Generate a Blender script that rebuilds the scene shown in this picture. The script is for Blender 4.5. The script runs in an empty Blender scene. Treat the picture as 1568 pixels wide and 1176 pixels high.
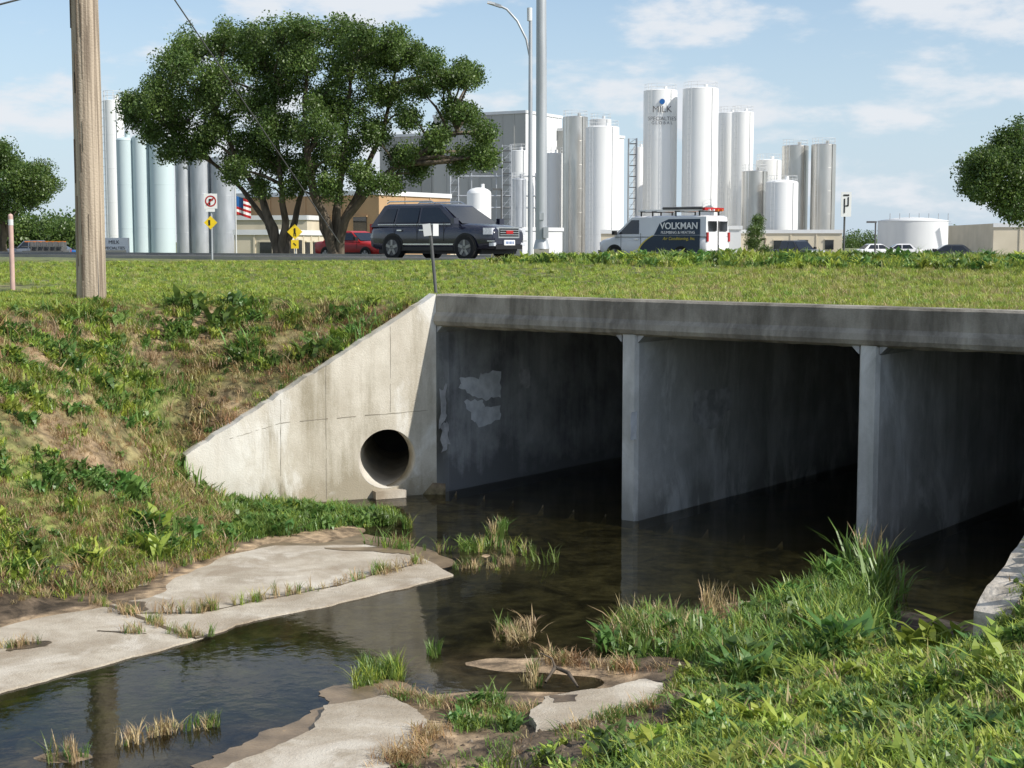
import bpy, bmesh, math, random
import numpy as np
from mathutils import Vector, Matrix, noise, geometry, Euler
random.seed(7); rng=np.random.default_rng(7)
S=bpy.context.scene
F=2254.0; TH=math.atan(218/2254); CT,ST=math.cos(TH),math.sin(TH); EYE=4.0
# ---------- camera-match helpers (world position of a photographed point on a known plane)
def ray(px,py):
    u=px-784; v=588-py
    return Vector((u, F*CT+v*ST, -F*ST+v*CT))
def WY(px,py,Y):
    d=ray(px,py); t=Y/d.y; return Vector((d.x*t,Y,EYE+d.z*t))
def WZ(px,py,Z):
    d=ray(px,py); t=(Z-EYE)/d.z; return Vector((d.x*t,d.y*t,Z))
def WP(px,py,o,n):
    d=ray(px,py); c=Vector((0,0,EYE)); t=(Vector(o)-c).dot(n)/d.dot(n); return c+d*t
E1=Vector((.782,-.623,0)).normalized(); E2=Vector((.623,.782,0)).normalized()
O=Vector((-1.2,23.2,0))
def HW(a,b,z=0): return O+E1*a+E2*b+Vector((0,0,z))
WL=Vector((-.918,-.394,0)).normalized(); NL=Vector((.394,-.918,0)).normalized()
R0=HW(10.98,0); R1=Vector((4.0,12.5,0)); WR=(R1-R0).normalized(); LR=(R1-R0).length
NR=Vector((WR.y,-WR.x,0))
if NR.x>0: NR=-NR
TOP=3.18
# ---------- materials
def mat(name,c1,c2=None,scale=4,rough=.8,metal=0,bump=0,stretch=(1,1,1),detail=6,spec=.4,lo=.35,hi=.65,bscale=None,coat=0):
    m=bpy.data.materials.new(name); m.use_nodes=True; nt=m.node_tree; N=nt.nodes; L=nt.links
    b=N['Principled BSDF']; b.inputs['Roughness'].default_value=rough; b.inputs['Metallic'].default_value=metal
    b.inputs['Specular IOR Level'].default_value=spec; b.inputs['Coat Weight'].default_value=coat
    b.inputs['Base Color'].default_value=(*c1,1)
    if c2 is None: c2=tuple(x*.85 for x in c1)
    tc=N.new('ShaderNodeTexCoord'); mp=N.new('ShaderNodeMapping'); mp.inputs['Scale'].default_value=stretch
    n=N.new('ShaderNodeTexNoise'); n.inputs['Scale'].default_value=scale; n.inputs['Detail'].default_value=detail
    r=N.new('ShaderNodeValToRGB'); r.color_ramp.elements[0].position=lo; r.color_ramp.elements[1].position=hi
    r.color_ramp.elements[0].color=(*c2,1); r.color_ramp.elements[1].color=(*c1,1)
    L.new(tc.outputs['Object'],mp.inputs[0]); L.new(mp.outputs[0],n.inputs['Vector']); L.new(n.outputs[0],r.inputs[0]); L.new(r.outputs[0],b.inputs['Base Color'])
    if bump:
        n2=N.new('ShaderNodeTexNoise'); n2.inputs['Scale'].default_value=bscale or scale*6; n2.inputs['Detail'].default_value=6
        L.new(tc.outputs['Object'],n2.inputs['Vector'])
        bp=N.new('ShaderNodeBump'); bp.inputs['Strength'].default_value=bump; bp.inputs['Distance'].default_value=.02
        L.new(n2.outputs[0],bp.inputs['Height']); L.new(bp.outputs[0],b.inputs['Normal'])
    return m
def concrete(name,light,dark,streak=.5,mott=.5,rough=.9,zgrime=None,fine=.12,bump=.35,eff=None,zdirt=None,dk=.7):
    m=bpy.data.materials.new(name); m.use_nodes=True; nt=m.node_tree; N=nt.nodes; L=nt.links
    b=N['Principled BSDF']; b.inputs['Roughness'].default_value=rough; b.inputs['Specular IOR Level'].default_value=.25
    tc=N.new('ShaderNodeTexCoord')
    def nz(scale,st,lo,hi,det=8,dist=0):
        mp=N.new('ShaderNodeMapping'); mp.inputs['Scale'].default_value=st
        n=N.new('ShaderNodeTexNoise'); n.inputs['Scale'].default_value=scale; n.inputs['Detail'].default_value=det; n.inputs['Roughness'].default_value=.65; n.inputs['Distortion'].default_value=dist
        mr=N.new('ShaderNodeMapRange'); mr.inputs[1].default_value=lo; mr.inputs[2].default_value=hi
        L.new(tc.outputs['Object'],mp.inputs[0]); L.new(mp.outputs[0],n.inputs['Vector']); L.new(n.outputs[0],mr.inputs[0]); return mr.outputs[0]
    a=nz(1.1,(1,1,1),.4,.62); s=nz(2.2,(1,1,.12),.47,.68); f=nz(45,(1,1,1),.3,.7)
    def mul(x,k):
        q=N.new('ShaderNodeMath'); q.operation='MULTIPLY'; L.new(x,q.inputs[0]); q.inputs[1].default_value=k; return q.outputs[0]
    def add(x,y):
        q=N.new('ShaderNodeMath'); q.operation='ADD'; q.use_clamp=True; L.new(x,q.inputs[0]); L.new(y,q.inputs[1]); return q.outputs[0]
    fac=add(add(mul(a,mott),mul(s,streak)),mul(f,fine))
    if zgrime:
        sp=N.new('ShaderNodeSeparateXYZ'); L.new(tc.outputs['Object'],sp.inputs[0]); mr=N.new('ShaderNodeMapRange'); mr.inputs[1].default_value=zgrime; mr.inputs[2].default_value=.0; mr.inputs[3].default_value=0; mr.inputs[4].default_value=.9
        L.new(sp.outputs[2],mr.inputs[0]); fac=add(fac,mr.outputs[0])
    mx=N.new('ShaderNodeMix'); mx.data_type='RGBA'; L.new(fac,mx.inputs[0]); mx.inputs[6].default_value=(*light,1); mx.inputs[7].default_value=(*dark,1)
    outc=mx.outputs[2]
    if eff: # chalky lime deposits
        e=nz(.9,(1,1,.45),.52,.60,10,.6); m2=N.new('ShaderNodeMix'); m2.data_type='RGBA'; L.new(mul(e,.65),m2.inputs[0]); L.new(outc,m2.inputs[6]); m2.inputs[7].default_value=(*eff,1); outc=m2.outputs[2]
    if zdirt: # organic staining
        d=nz(1.5,(1,1,.5),.42,.66,10,.8); m3=N.new('ShaderNodeMix'); m3.data_type='RGBA'; L.new(mul(d,dk),m3.inputs[0]); L.new(outc,m3.inputs[6]); m3.inputs[7].default_value=(*zdirt,1); outc=m3.outputs[2]
    L.new(outc,b.inputs['Base Color'])
    bp=N.new('ShaderNodeBump'); bp.inputs['Strength'].default_value=bump; bp.inputs['Distance'].default_value=.01
    L.new(f,bp.inputs['Height']); L.new(bp.outputs[0],b.inputs['Normal'])
    return m
def leafmat(name,c,v=.35,tr=.35,hr=.022):
    m=bpy.data.materials.new(name); m.use_nodes=True; nt=m.node_tree; N=nt.nodes; L=nt.links
    for n in list(N): N.remove(n)
    out=N.new('ShaderNodeOutputMaterial'); oi=N.new('ShaderNodeObjectInfo'); hs=N.new('ShaderNodeHueSaturation')
    hs.inputs['Color'].default_value=(*c,1)
    r1=N.new('ShaderNodeMapRange'); r1.inputs[3].default_value=1-v; r1.inputs[4].default_value=1+v; L.new(oi.outputs['Random'],r1.inputs[0]); L.new(r1.outputs[0],hs.inputs['Value'])
    m2=N.new('ShaderNodeMath'); m2.operation='MULTIPLY'; m2.inputs[1].default_value=7.31; L.new(oi.outputs['Random'],m2.inputs[0])
    m3=N.new('ShaderNodeMath'); m3.operation='FRACT'; L.new(m2.outputs[0],m3.inputs[0])
    r2=N.new('ShaderNodeMapRange'); r2.inputs[3].default_value=.5-hr; r2.inputs[4].default_value=.5+hr; L.new(m3.outputs[0],r2.inputs[0]); L.new(r2.outputs[0],hs.inputs['Hue'])
    d=N.new('ShaderNodeBsdfDiffuse')
    t=N.new('ShaderNodeBsdfTranslucent'); mx=N.new('ShaderNodeMixShader'); mx.inputs[0].default_value=tr
    L.new(hs.outputs[0],d.inputs['Color']); L.new(hs.outputs[0],t.inputs[0]); L.new(d.outputs[0],mx.inputs[1]); L.new(t.outputs[0],mx.inputs[2])
    g=N.new('ShaderNodeBsdfGlossy'); g.inputs['Roughness'].default_value=.45; g.inputs[0].default_value=(1,1,1,1); m4=N.new('ShaderNodeMixShader'); m4.inputs[0].default_value=.035
    L.new(mx.outputs[0],m4.inputs[1]); L.new(g.outputs[0],m4.inputs[2]); L.new(m4.outputs[0],out.inputs[0])
    return m
M={}
M['wing']=concrete('concrete_bright',(.72,.67,.57),(.34,.30,.22),.75,.4,zgrime=.5,eff=(.86,.84,.78),fine=.25,zdirt=(.42,.36,.27),dk=.35)
M['parapet']=concrete('concrete_parapet',(.42,.39,.33),(.16,.145,.12),.7,.4,zdirt=(.085,.075,.06),fine=.2)
M['barrel']=concrete('concrete_barrel',(.54,.55,.55),(.20,.205,.21),.6,.6,zgrime=.6,zdirt=(.2,.2,.2),dk=.4)
M['divider']=concrete('concrete_divider',(.62,.62,.60),(.30,.30,.28),.5,.4,zgrime=.6,eff=(.78,.78,.76),zdirt=(.25,.25,.23),dk=.4)
M['slab']=concrete('concrete_slab',(.60,.54,.44),(.38,.325,.25),.0,.8,fine=.3,bump=.6,eff=(.68,.63,.54),zdirt=(.27,.20,.13),dk=.5)
M['paint']=mat('white_patch',(.88,.90,.92),(.66,.68,.70),6)
M['patch2']=mat('grey_patch',(.60,.60,.60),(.34,.34,.34),6)
M['joint']=mat('joint',(.30,.27,.21),(.2,.17,.13),5)
M['mudwet']=mat('wet_mud',(.17,.125,.08),(.07,.052,.035),5,rough=.4,bump=.6,bscale=20)
M['silt']=mat('wet_silt',(.26,.19,.12),(.15,.11,.07),4,rough=.35,bump=.25,bscale=30)
M['white']=mat('white_paint',(.86,.86,.84),(.80,.80,.78),.5,rough=.45,stretch=(1,1,.15))
M['white2']=mat('white_panel',(.70,.71,.70),(.62,.63,.63),.6,rough=.6,stretch=(1,1,.1))
M['teal']=mat('pale_blue_paint',(.58,.67,.68),(.50,.60,.61),.6,rough=.5,stretch=(1,1,.1))
M['steel']=mat('stainless',(.66,.64,.60),(.54,.52,.48),1.2,rough=.33,metal=.85,stretch=(1,1,.2))
M['steelp']=mat('galvanised',(.50,.52,.54),(.38,.40,.42),3,rough=.5,metal=.4,stretch=(1,1,.2))
M['gray']=mat('grey_cladding',(.42,.42,.39),(.35,.35,.33),.4,rough=.7,stretch=(1,1,.1))
M['dgray']=mat('dark_metal',(.12,.12,.12),(.08,.08,.08),3,rough=.5)
M['rim']=mat('alloy_rim',(.30,.30,.31),(.25,.25,.25),3,rough=.3,metal=.8)
M['beige']=mat('beige_wall',(.62,.55,.42),(.54,.48,.36),.6,rough=.8)
M['tan']=mat('tan_wall',(.46,.30,.16),(.40,.26,.14),.6,rough=.8)
M['glass']=mat('window_glass',(.02,.022,.025),(.015,.017,.02),2,rough=.06,spec=.8)
M['black']=mat('black_plastic',(.015,.015,.016),(.01,.01,.01),5,rough=.5)
M['tyre']=mat('tyre_rubber',(.02,.02,.02),(.012,.012,.012),8,rough=.85)
M['navy']=mat('navy_car_paint',(.016,.018,.036),(.013,.014,.03),2,rough=.22,spec=.6,coat=.6)
M['wcar']=mat('white_car_paint',(.78,.78,.78),(.72,.72,.72),2,rough=.25,coat=.5)
M['scar']=mat('silver_car_paint',(.25,.27,.3),(.2,.22,.25),2,rough=.3,metal=.5,coat=.5)
M['dcar']=mat('dark_car_paint',(.04,.045,.05),(.03,.03,.035),2,rough=.3,coat=.5)
M['bcar']=mat('blue_paint',(.02,.12,.35),(.02,.1,.3),2,rough=.35)
M['rcar']=mat('red_paint',(.45,.02,.02),(.38,.02,.02),2,rough=.35)
M['chrome']=mat('chrome',(.8,.8,.8),(.7,.7,.7),2,rough=.15,metal=1)
M['lamp']=mat('lamp_lens',(.7,.72,.75),(.5,.52,.55),20,rough=.1,spec=.8)
M['orange']=mat('orange_paint',(.7,.22,.03),(.6,.18,.03),4,rough=.5)
M['yellow']=mat('yellow_sign',(.85,.60,.02),(.78,.54,.02),4,rough=.5)
M['road']=mat('asphalt',(.085,.085,.085),(.06,.06,.06),3,rough=.9,bump=.3,bscale=60)
M['lot']=mat('lot_concrete',(.36,.34,.3),(.28,.27,.24),.3,rough=.9)
M['wood']=mat('weathered_wood',(.50,.41,.31),(.20,.155,.115),26,rough=.85,stretch=(1,1,.02),bump=.6,bscale=30,lo=.36,hi=.58,detail=9)
M['bark']=mat('bark',(.17,.135,.10),(.07,.055,.04),6,rough=.95,stretch=(1,1,.2),bump=.6,bscale=14)
M['pink']=mat('faded_marker',(.62,.42,.36),(.5,.34,.3),6,rough=.6)
M['roof']=mat('roof_grey',(.3,.3,.29),(.25,.25,.24),1,rough=.8)
M['pipe']=concrete('concrete_pipe',(.72,.68,.60),(.42,.39,.33),.3,.5)
M['rock']=mat('broken_concrete',(.64,.58,.50),(.34,.30,.25),6,rough=.95,bump=1,bscale=14)
# ---------- mesh builder
class MB:
    def __init__(s): s.v=[]; s.f=[]; s.m=[]; s.sm=[]; s.mats=[]
    def mi(s,k):
        if k not in s.mats: s.mats.append(k)
        return s.mats.index(k)
    def add(s,vs,fs,k,smooth=False):
        b=len(s.v); s.v+= [tuple(p) for p in vs]; i=s.mi(k)
        for f in fs: s.f.append(tuple(b+j for j in f)); s.m.append(i); s.sm.append(smooth)
    def poly(s,pts,k): s.add(pts,[tuple(range(len(pts)))],k)
    def prism(s,pts,ext,k,smooth=False):
        n=len(pts); ext=Vector(ext); p=[Vector(q) for q in pts]
        s.add(p+[q+ext for q in p],[tuple(range(n))[::-1],tuple(range(n,2*n))]+[(i,(i+1)%n,n+(i+1)%n,n+i) for i in range(n)],k,smooth)
    def box(s,c,sz,k,ax=None,ay=None):
        ax=Vector(ax or (1,0,0)); ay=Vector(ay) if ay else Vector((-ax.y,ax.x,0)); c=Vector(c)
        a=ax*sz[0]/2; b=ay*sz[1]/2; z=ax.cross(ay).normalized()*sz[2]/2
        s.prism([c-a-b-z,c+a-b-z,c+a+b-z,c-a+b-z],z*2,k)
    def cyl(s,p0,p1,r0,r1,k,n=12,caps=True):
        p0=Vector(p0);p1=Vector(p1);d=(p1-p0).normalized(); q=d.to_track_quat('Z','Y')
        ring=[q@Vector((math.cos(2*math.pi*i/n),math.sin(2*math.pi*i/n),0)) for i in range(n)]
        vs=[p0+r*r0 for r in ring]+[p1+r*r1 for r in ring]
        s.add(vs,[(i,(i+1)%n,n+(i+1)%n,n+i) for i in range(n)],k,True)
        if caps:
            s.poly([p0+r*r0 for r in ring][::-1],k); s.poly([p1+r*r1 for r in ring],k)
    def tube(s,path,rad,k,n=8):
        P=[Vector(p) for p in path]; vs=[];m=len(P)
        for i,p in enumerate(P):
            d=(P[min(i+1,m-1)]-P[max(i-1,0)]).normalized(); a=d.cross(Vector((.31,.95,.05))).normalized(); b=d.cross(a)
            r=rad[i] if hasattr(rad,'__len__') else rad
            vs+=[p+(a*math.cos(2*math.pi*j/n)+b*math.sin(2*math.pi*j/n))*r for j in range(n)]
        s.add(vs,[(i*n+j,i*n+(j+1)%n,(i+1)*n+(j+1)%n,(i+1)*n+j) for i in range(m-1) for j in range(n)],k,True)
    def lathe(s,c,prof,k,n=36):
        c=Vector(c); vs=[]; m=len(prof)
        for (r,z) in prof: vs+=[c+Vector((r*math.cos(2*math.pi*j/n),r*math.sin(2*math.pi*j/n),z)) for j in range(n)]
        s.add(vs,[(i*n+j,i*n+(j+1)%n,(i+1)*n+(j+1)%n,(i+1)*n+j) for i in range(m-1) for j in range(n)],k,True)
    def obj(s,name,parent=None,xf=None):
        me=bpy.data.meshes.new(name); vs=s.v
        if xf is not None: vs=[tuple(xf@Vector(p)) for p in vs]
        me.from_pydata(vs,[],s.f)
        for k in s.mats: me.materials.append(M[k])
        me.polygons.foreach_set('material_index',s.m); me.polygons.foreach_set('use_smooth',s.sm); me.update()
        o=bpy.data.objects.new(name,me); S.collection.objects.link(o)
        if parent: o.parent=parent
        return o
def text(name,body,size,loc,ax,nrm,matk,parent=None,shear=0,ext=.002,off=.0):
    c=bpy.data.curves.new(name,'FONT'); c.body=body; c.size=size; c.align_x='CENTER'; c.align_y='CENTER'; c.extrude=ext; c.shear=shear; c.offset=size*off
    o=bpy.data.objects.new(name,c); S.collection.objects.link(o); c.materials.append(M[matk])
    ax=Vector(ax).normalized(); nrm=Vector(nrm).normalized(); up=nrm.cross(ax)
    o.matrix_world=Matrix.Translation(loc)@Matrix((ax,up,nrm)).transposed().to_4x4()
    if parent: o.parent=parent
    return o
# ---------- terrain TIN
cp=[];ce=[]
def P3(x,y,z): cp.append((x,y,z)); return len(cp)-1
def chain(pts):
    ids=[P3(*p) for p in pts]
    for a,b in zip(ids,ids[1:]): ce.append((a,b))
    return ids
def v3(v,z): return (v.x,v.y,z)
def wl(s,off): return O+WL*s-NL*off
def wingtop(s): return TOP+(.84-TOP)*min(s,3.96)/3.96
LWL=3.96
front=[v3(wl(4.15,.0),.5),v3(wl(3.9,.08),.42),v3(wl(3.3,.08),.08),v3(wl(2.,.08),.0),v3(wl(.3,.08),-.05)]
front+=[v3(HW(k,.10),-.11) for k in (0.2,3.6,7.3,10.85)]
front+=[v3(R0+WR*1-NR*.08,-.11),v3(R0+WR*3.5-NR*.08,.05),v3(R1-WR*.1-NR*.08,.4),v3(R1+WR*.15,.45)]
chain(front)
back=[v3(wl(4.1,.26),.78)]+[v3(wl(s,.24),wingtop(s)-.06) for s in (3.9,3,2,1,.1)]
back+=[v3(HW(k,.28),3.1) for k in (0.1,3.6,7.3,11.1)]
back+=[v3(R0+WR*s-NR*.25,TOP+(.85-TOP)*s/LR-.06) for s in (1,2.5,4,LR-.1)]+[v3(R1+WR*.2-NR*.25,.72)]
chain(back)
for p in [(-5.64,15.9,.08),(-4.6,17.0,.08),(-4.0,18.9,.08),(-4.1,20.3,.1),(-4.75,21.1,.4),(-8,12.2,.1),(-11,7.5,.1),(-17,0,.1),(-30,-20,.1),
 (-7.65,22,3.0),(-9.6,18,3.1),(-12.5,13,3.1),(-19,3,3.1),(-35,-20,3.2),(-6.4,24.4,3.03),(-7.6,24.4,3.05),(-4.6,25.2,3.03),(-3,25,3.05),(-1.8,24.4,3.1),
 (-6.2,19,1.75),(-6.3,21.5,2.2),(-5.4,23.0,1.75),(-8.3,16.2,1.9),
 (-12,30,3.12),(-6,32,3.15),(-1,32,3.25),(3,27,3.22),(8,22,3.22),(13,17,3.22),
 (-22,48,3.38),(-10,44,3.38),(-4,40.5,3.4),(3,36,3.60),(9,31,3.64),(15,26,3.64),(22,20,3.64),(6.5,33,3.64),
 (3.2,38.5,3.42),(10,33,3.4),(17,28,3.4),(25,21,3.4),
 (-4.5,14,-.08),(-3,18,-.07),(0,19,-.08),(3,17.5,-.08),(0,15.5,-.06),(-2,12.5,-.05),(-6,10,-.09),(-10,4,-.1),(-18,-6,-.1),(-30,-26,-.1),(-2.5,15.5,-.09),
 (1.0,14.5,-.05),(2.3,13.9,.08),(3.1,14.6,.12),(3.3,13.3,.3),(1.4,12.9,.05),(0.3,12.6,-.03),(3.9,12.2,.5),
 (2.5,12.2,.25),(1.14,11.64,.10),(.23,11.1,.07),(-.8,10.5,.03),(-2.2,9.3,.03),(-4.5,6.8,.08),(-8,2,.08),(-16,-9,.1),(-28,-30,.1),
 (2.64,7.36,1.3),(3.75,10.5,1.0),(6,11,1.9),(9,12,3.05),(8,8,2.8),(5,5,2.2),(0,0,2.4),(10.5,14.5,3.1),(5,-6,2.8),(-5,-8,2.6),(.8,9.0,.6),(2.4,10.0,.62),
 (-3000,-600,3.4),(3000,-600,3.0),(3000,4000,2.3),(-3000,4000,2.3),(-60,10,3.3),(60,-20,3.4)]: P3(*p)
for b_,z_ in ((15.2,3.4),(27,3.4),(33,3.03),(44,3.02),(60,2.3),(400,2.3)):
    for a_ in (-300,-120,-60,-30,-10,10,30,60,240):
        q_=HW(a_,b_); P3(q_.x,q_.y,z_)
r=geometry.delaunay_2d_cdt([Vector(p[:2]) for p in cp],ce,[],0,1e-4)
tv=[(v.x,v.y, cp[ov[0]][2] if ov else 0) for v,ov in zip(r[0],r[3])]
tris=np.array(r[2]); tv=np.array(tv)
def tin(x,y):
    z=np.full(x.shape,2.3)
    for t in tris:
        a,b,c=tv[t[0]],tv[t[1]],tv[t[2]]
        x0,x1=min(a[0],b[0],c[0])-1e-6,max(a[0],b[0],c[0])+1e-6; y0,y1=min(a[1],b[1],c[1])-1e-6,max(a[1],b[1],c[1])+1e-6
        ix=np.nonzero((x>=x0)&(x<=x1)&(y>=y0)&(y<=y1))[0]
        if len(ix)==0: continue
        d=(b[1]-c[1])*(a[0]-c[0])+(c[0]-b[0])*(a[1]-c[1])
        if abs(d)<1e-12: continue
        xx=x[ix];yy=y[ix]
        w0=((b[1]-c[1])*(xx-c[0])+(c[0]-b[0])*(yy-c[1]))/d; w1=((c[1]-a[1])*(xx-c[0])+(a[0]-c[0])*(yy-c[1]))/d; w2=1-w0-w1
        k=(w0>=-1e-6)&(w1>=-1e-6)&(w2>=-1e-6); z[ix[k]]=(w0*a[2]+w1*b[2]+w2*c[2])[k]
    return z
def segd(x,y,a,b):
    dx,dy=b.x-a.x,b.y-a.y; t=np.clip(((x-a.x)*dx+(y-a.y)*dy)/(dx*dx+dy*dy),0,1)
    return np.hypot(x-a.x-t*dx,y-a.y-t*dy)
def walld(x,y):
    return np.minimum(np.minimum(segd(x,y,wl(LWL+.1,.15),wl(0,.15)),segd(x,y,HW(0,.18),HW(11.1,.18))),segd(x,y,R0,R1))
def vn(x,y,s,seed=0):
    return np.array([noise.noise(Vector((a*s,b*s,seed))) for a,b in zip(x,y)])
mud=[(WZ(715,1015,0),.9,.55,.050),(WZ(930,1020,0),.9,.3,.05),(WZ(740,850,0),.7,.7,.085),(WZ(420,1115,0),.7,.35,.03),(WZ(90,1160,0),.4,.2,.07),(WZ(740,1075,0),.6,.35,.08),(WZ(1130,940,0),.9,.5,.06)]
def height(x,y,nz=True):
    z=tin(x,y); wd=walld(x,y)
    offb=(x-O.x)*E2.x+(y-O.y)*E2.y
    near=(np.abs(x)<20)&(y>2)&(y<50)
    ix=np.nonzero(near)[0]
    if len(ix):
        xx,yy=x[ix],y[ix]; acc=z[ix].copy(); n=1
        for k in range(8):
            a=k*math.pi/4; acc+=tin(xx+.45*math.cos(a),yy+.45*math.sin(a)); n+=1
        w=np.clip((wd[ix]-.62)/.4,0,1)*(offb[ix]<15); z[ix]=z[ix]*(1-w)+acc/n*w
        for (p,rx,ry,am) in mud: z[ix]+=am*np.exp(-((xx-p.x)/rx)**2-((yy-p.y)/ry)**2)*(z[ix]<.06)
        if nz:
            amp=np.where(z[ix]<.05,.014,.09)*np.clip((wd[ix]-.1)/1.,.0,1)*np.clip((15-offb[ix])/6,0,1)*np.where((z[ix]>2.9),.5,1)
            z[ix]+=amp*(vn(xx,yy,1.1)+.5*vn(xx,yy,2.7,5))
    return z
def hz(x,y): return float(height(np.array([float(x)]),np.array([float(y)]))[0])
def steps(lst):
    out=[lst[0][0]]
    for (a,b,st) in lst:
        n=max(1,round((b-a)/st)); out+=[a+(b-a)*i/n for i in range(1,n+1)]
    return np.array(out)
X=steps([(-3000,-200,400),(-200,-40,8),(-40,-16,2),(-16,-8,.3),(-8,8.5,.09),(8.5,16,.3),(16,40,2),(40,200,8),(200,3000,400)])
Y=steps([(-600,-40,80),(-40,-4,4),(-4,6,.5),(6,26.5,.09),(26.5,46,.4),(46,90,1.5),(90,400,10),(400,4000,400)])
gx,gy=np.meshgrid(X,Y); fx,fy=gx.ravel(),gy.ravel(); fz=height(fx,fy)
nx,ny=len(X),len(Y)
idx=np.arange(nx*ny).reshape(ny,nx)
q=np.stack([idx[:-1,:-1],idx[:-1,1:],idx[1:,1:],idx[1:,:-1]],-1).reshape(-1,4)
zz=fz[q]; wdv=walld(fx,fy)[q].min(1)
keep=~((zz.max(1)-zz.min(1)>.28)&(wdv<.25))
q=q[keep]
me=bpy.data.meshes.new('ground'); me.from_pydata(np.stack([fx,fy,fz],-1).tolist(),[],q.tolist())
col=np.zeros((len(fx),4)); col[:,3]=1
nn=np.zeros(len(fx)); nr=(np.abs(fx)<30)&(fy>0)&(fy<60); nn[nr]=vn(fx[nr],fy[nr],.8,3)
grass=np.array([.16,.18,.05]); soil=np.array([.27,.195,.115]); bed=np.array([.20,.165,.075]); sand=np.array([.33,.24,.15]); mudc=np.array([.12,.088,.058])
bw=((fz>.5)&(fz<2.9)); t=np.clip(.25+nn*1.5,0,1)[:,None]; t2=np.clip(.6+nn*1.5,0,1)[:,None]
c=np.where(bw[:,None],grass*(1-t2)+soil*t2,grass*(1-t*.4)+soil*t*.4)
lowm=(fz<.3)|((fy<12)&(fy>8)&(fx<.8)&(fz<.9)); c[lowm]=mudc
sb=np.clip((fz+.05)/.045,0,1)[:,None]; cb=bed*(1-sb)+sand*sb; inb=fz<.03; c[inb]=cb[inb]
gm=np.exp(-((fx+4.0)/1.6)**2-((fy-13.2)/1.3)**2)*(fz<0); c=c*(1-gm[:,None]*.75)+np.array([.16,.19,.03])*gm[:,None]*.75
far=(fy>50); c[far]=np.array([.17,.19,.08])
col[:,:3]=c
at=me.color_attributes.new('Col','FLOAT_COLOR','POINT'); at.data.foreach_set('color',col.ravel())
me.polygons.foreach_set('use_smooth',[True]*len(me.polygons)); me.update()
gm_=bpy.data.materials.new('ground_soil'); gm_.use_nodes=True; nt=gm_.node_tree; N=nt.nodes; L=nt.links
b=N['Principled BSDF']; b.inputs['Roughness'].default_value=.7; b.inputs['Specular IOR Level'].default_value=.3
a=N.new('ShaderNodeAttribute'); a.attribute_name='Col'; tc=N.new('ShaderNodeTexCoord'); n1=N.new('ShaderNodeTexNoise'); n1.inputs['Scale'].default_value=6; n1.inputs['Detail'].default_value=10; n1.inputs['Roughness'].default_value=.7
n3=N.new('ShaderNodeTexNoise'); n3.inputs['Scale'].default_value=1.6; n3.inputs['Detail'].default_value=8; n3.inputs['Distortion'].default_value=1.6; n3.inputs['Roughness'].default_value=.6
mr3=N.new('ShaderNodeMapRange'); mr3.inputs[1].default_value=.38; mr3.inputs[2].default_value=.62; mr3.inputs[3].default_value=.4; mr3.inputs[4].default_value=1.5
mr=N.new('ShaderNodeMapRange'); mr.inputs[1].default_value=.3; mr.inputs[2].default_value=.7; mr.inputs[3].default_value=.5; mr.inputs[4].default_value=1.5
mm=N.new('ShaderNodeMath'); mm.operation='MULTIPLY'
mx=N.new('ShaderNodeMix'); mx.data_type='RGBA'; mx.blend_type='MULTIPLY'; mx.inputs[0].default_value=1
L.new(tc.outputs['Object'],n1.inputs['Vector']); L.new(tc.outputs['Object'],n3.inputs['Vector']); L.new(n1.outputs[0],mr.inputs[0]); L.new(n3.outputs[0],mr3.inputs[0]); L.new(mr.outputs[0],mm.inputs[0]); L.new(mr3.outputs[0],mm.inputs[1])
L.new(a.outputs[0],mx.inputs[6]); L.new(mm.outputs[0],mx.inputs[7]); L.new(mx.outputs[2],b.inputs['Base Color'])
bp=N.new('ShaderNodeBump'); bp.inputs['Strength'].default_value=.8; bp.inputs['Distance'].default_value=.04; L.new(n1.outputs[0],bp.inputs['Height']); L.new(bp.outputs[0],b.inputs['Normal'])
me.materials.append(gm_); ground=bpy.data.objects.new('ground',me); S.collection.objects.link(ground)
# ---------- water
wm=bpy.data.materials.new('stream_water'); wm.use_nodes=True; nt=wm.node_tree; N=nt.nodes; L=nt.links
for n in list(N): N.remove(n)
out=N.new('ShaderNodeOutputMaterial'); fr=N.new('ShaderNodeFresnel'); fr.inputs[0].default_value=1.33; tr=N.new('ShaderNodeBsdfTransparent'); tr.inputs[0].default_value=(.82,.79,.64,1)
gl=N.new('ShaderNodeBsdfGlossy'); gl.inputs['Roughness'].default_value=.03; mx=N.new('ShaderNodeMixShader')
tc=N.new('ShaderNodeTexCoord'); n1=N.new('ShaderNodeTexNoise'); n1.inputs['Scale'].default_value=7; n1.inputs['Detail'].default_value=4; bp=N.new('ShaderNodeBump'); bp.inputs['Strength'].default_value=.08; bp.inputs['Distance'].default_value=.02
L.new(tc.outputs['Object'],n1.inputs['Vector']); L.new(n1.outputs[0],bp.inputs['Height']); L.new(bp.outputs[0],gl.inputs['Normal']); L.new(bp.outputs[0],fr.inputs['Normal'])
L.new(fr.outputs[0],mx.inputs[0]); L.new(tr.outputs[0],mx.inputs[1]); L.new(gl.outputs[0],mx.inputs[2]); L.new(mx.outputs[0],out.inputs[0]); M['water']=wm
w=MB()
w.poly([v3(wl(4.5,.1),0),(-7.5,15,0),(-34,-24,0),(-26,-30,0),(-1.5,8,0),(4.1,12.6,0),v3(R0+WR*3-NR*.1,0),v3(HW(10.97,.1),0),v3(HW(10.97,34,0),0),v3(HW(.01,34,0),0),v3(HW(.01,.12,0),0)],'water')
w.obj('stream_water')
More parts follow.
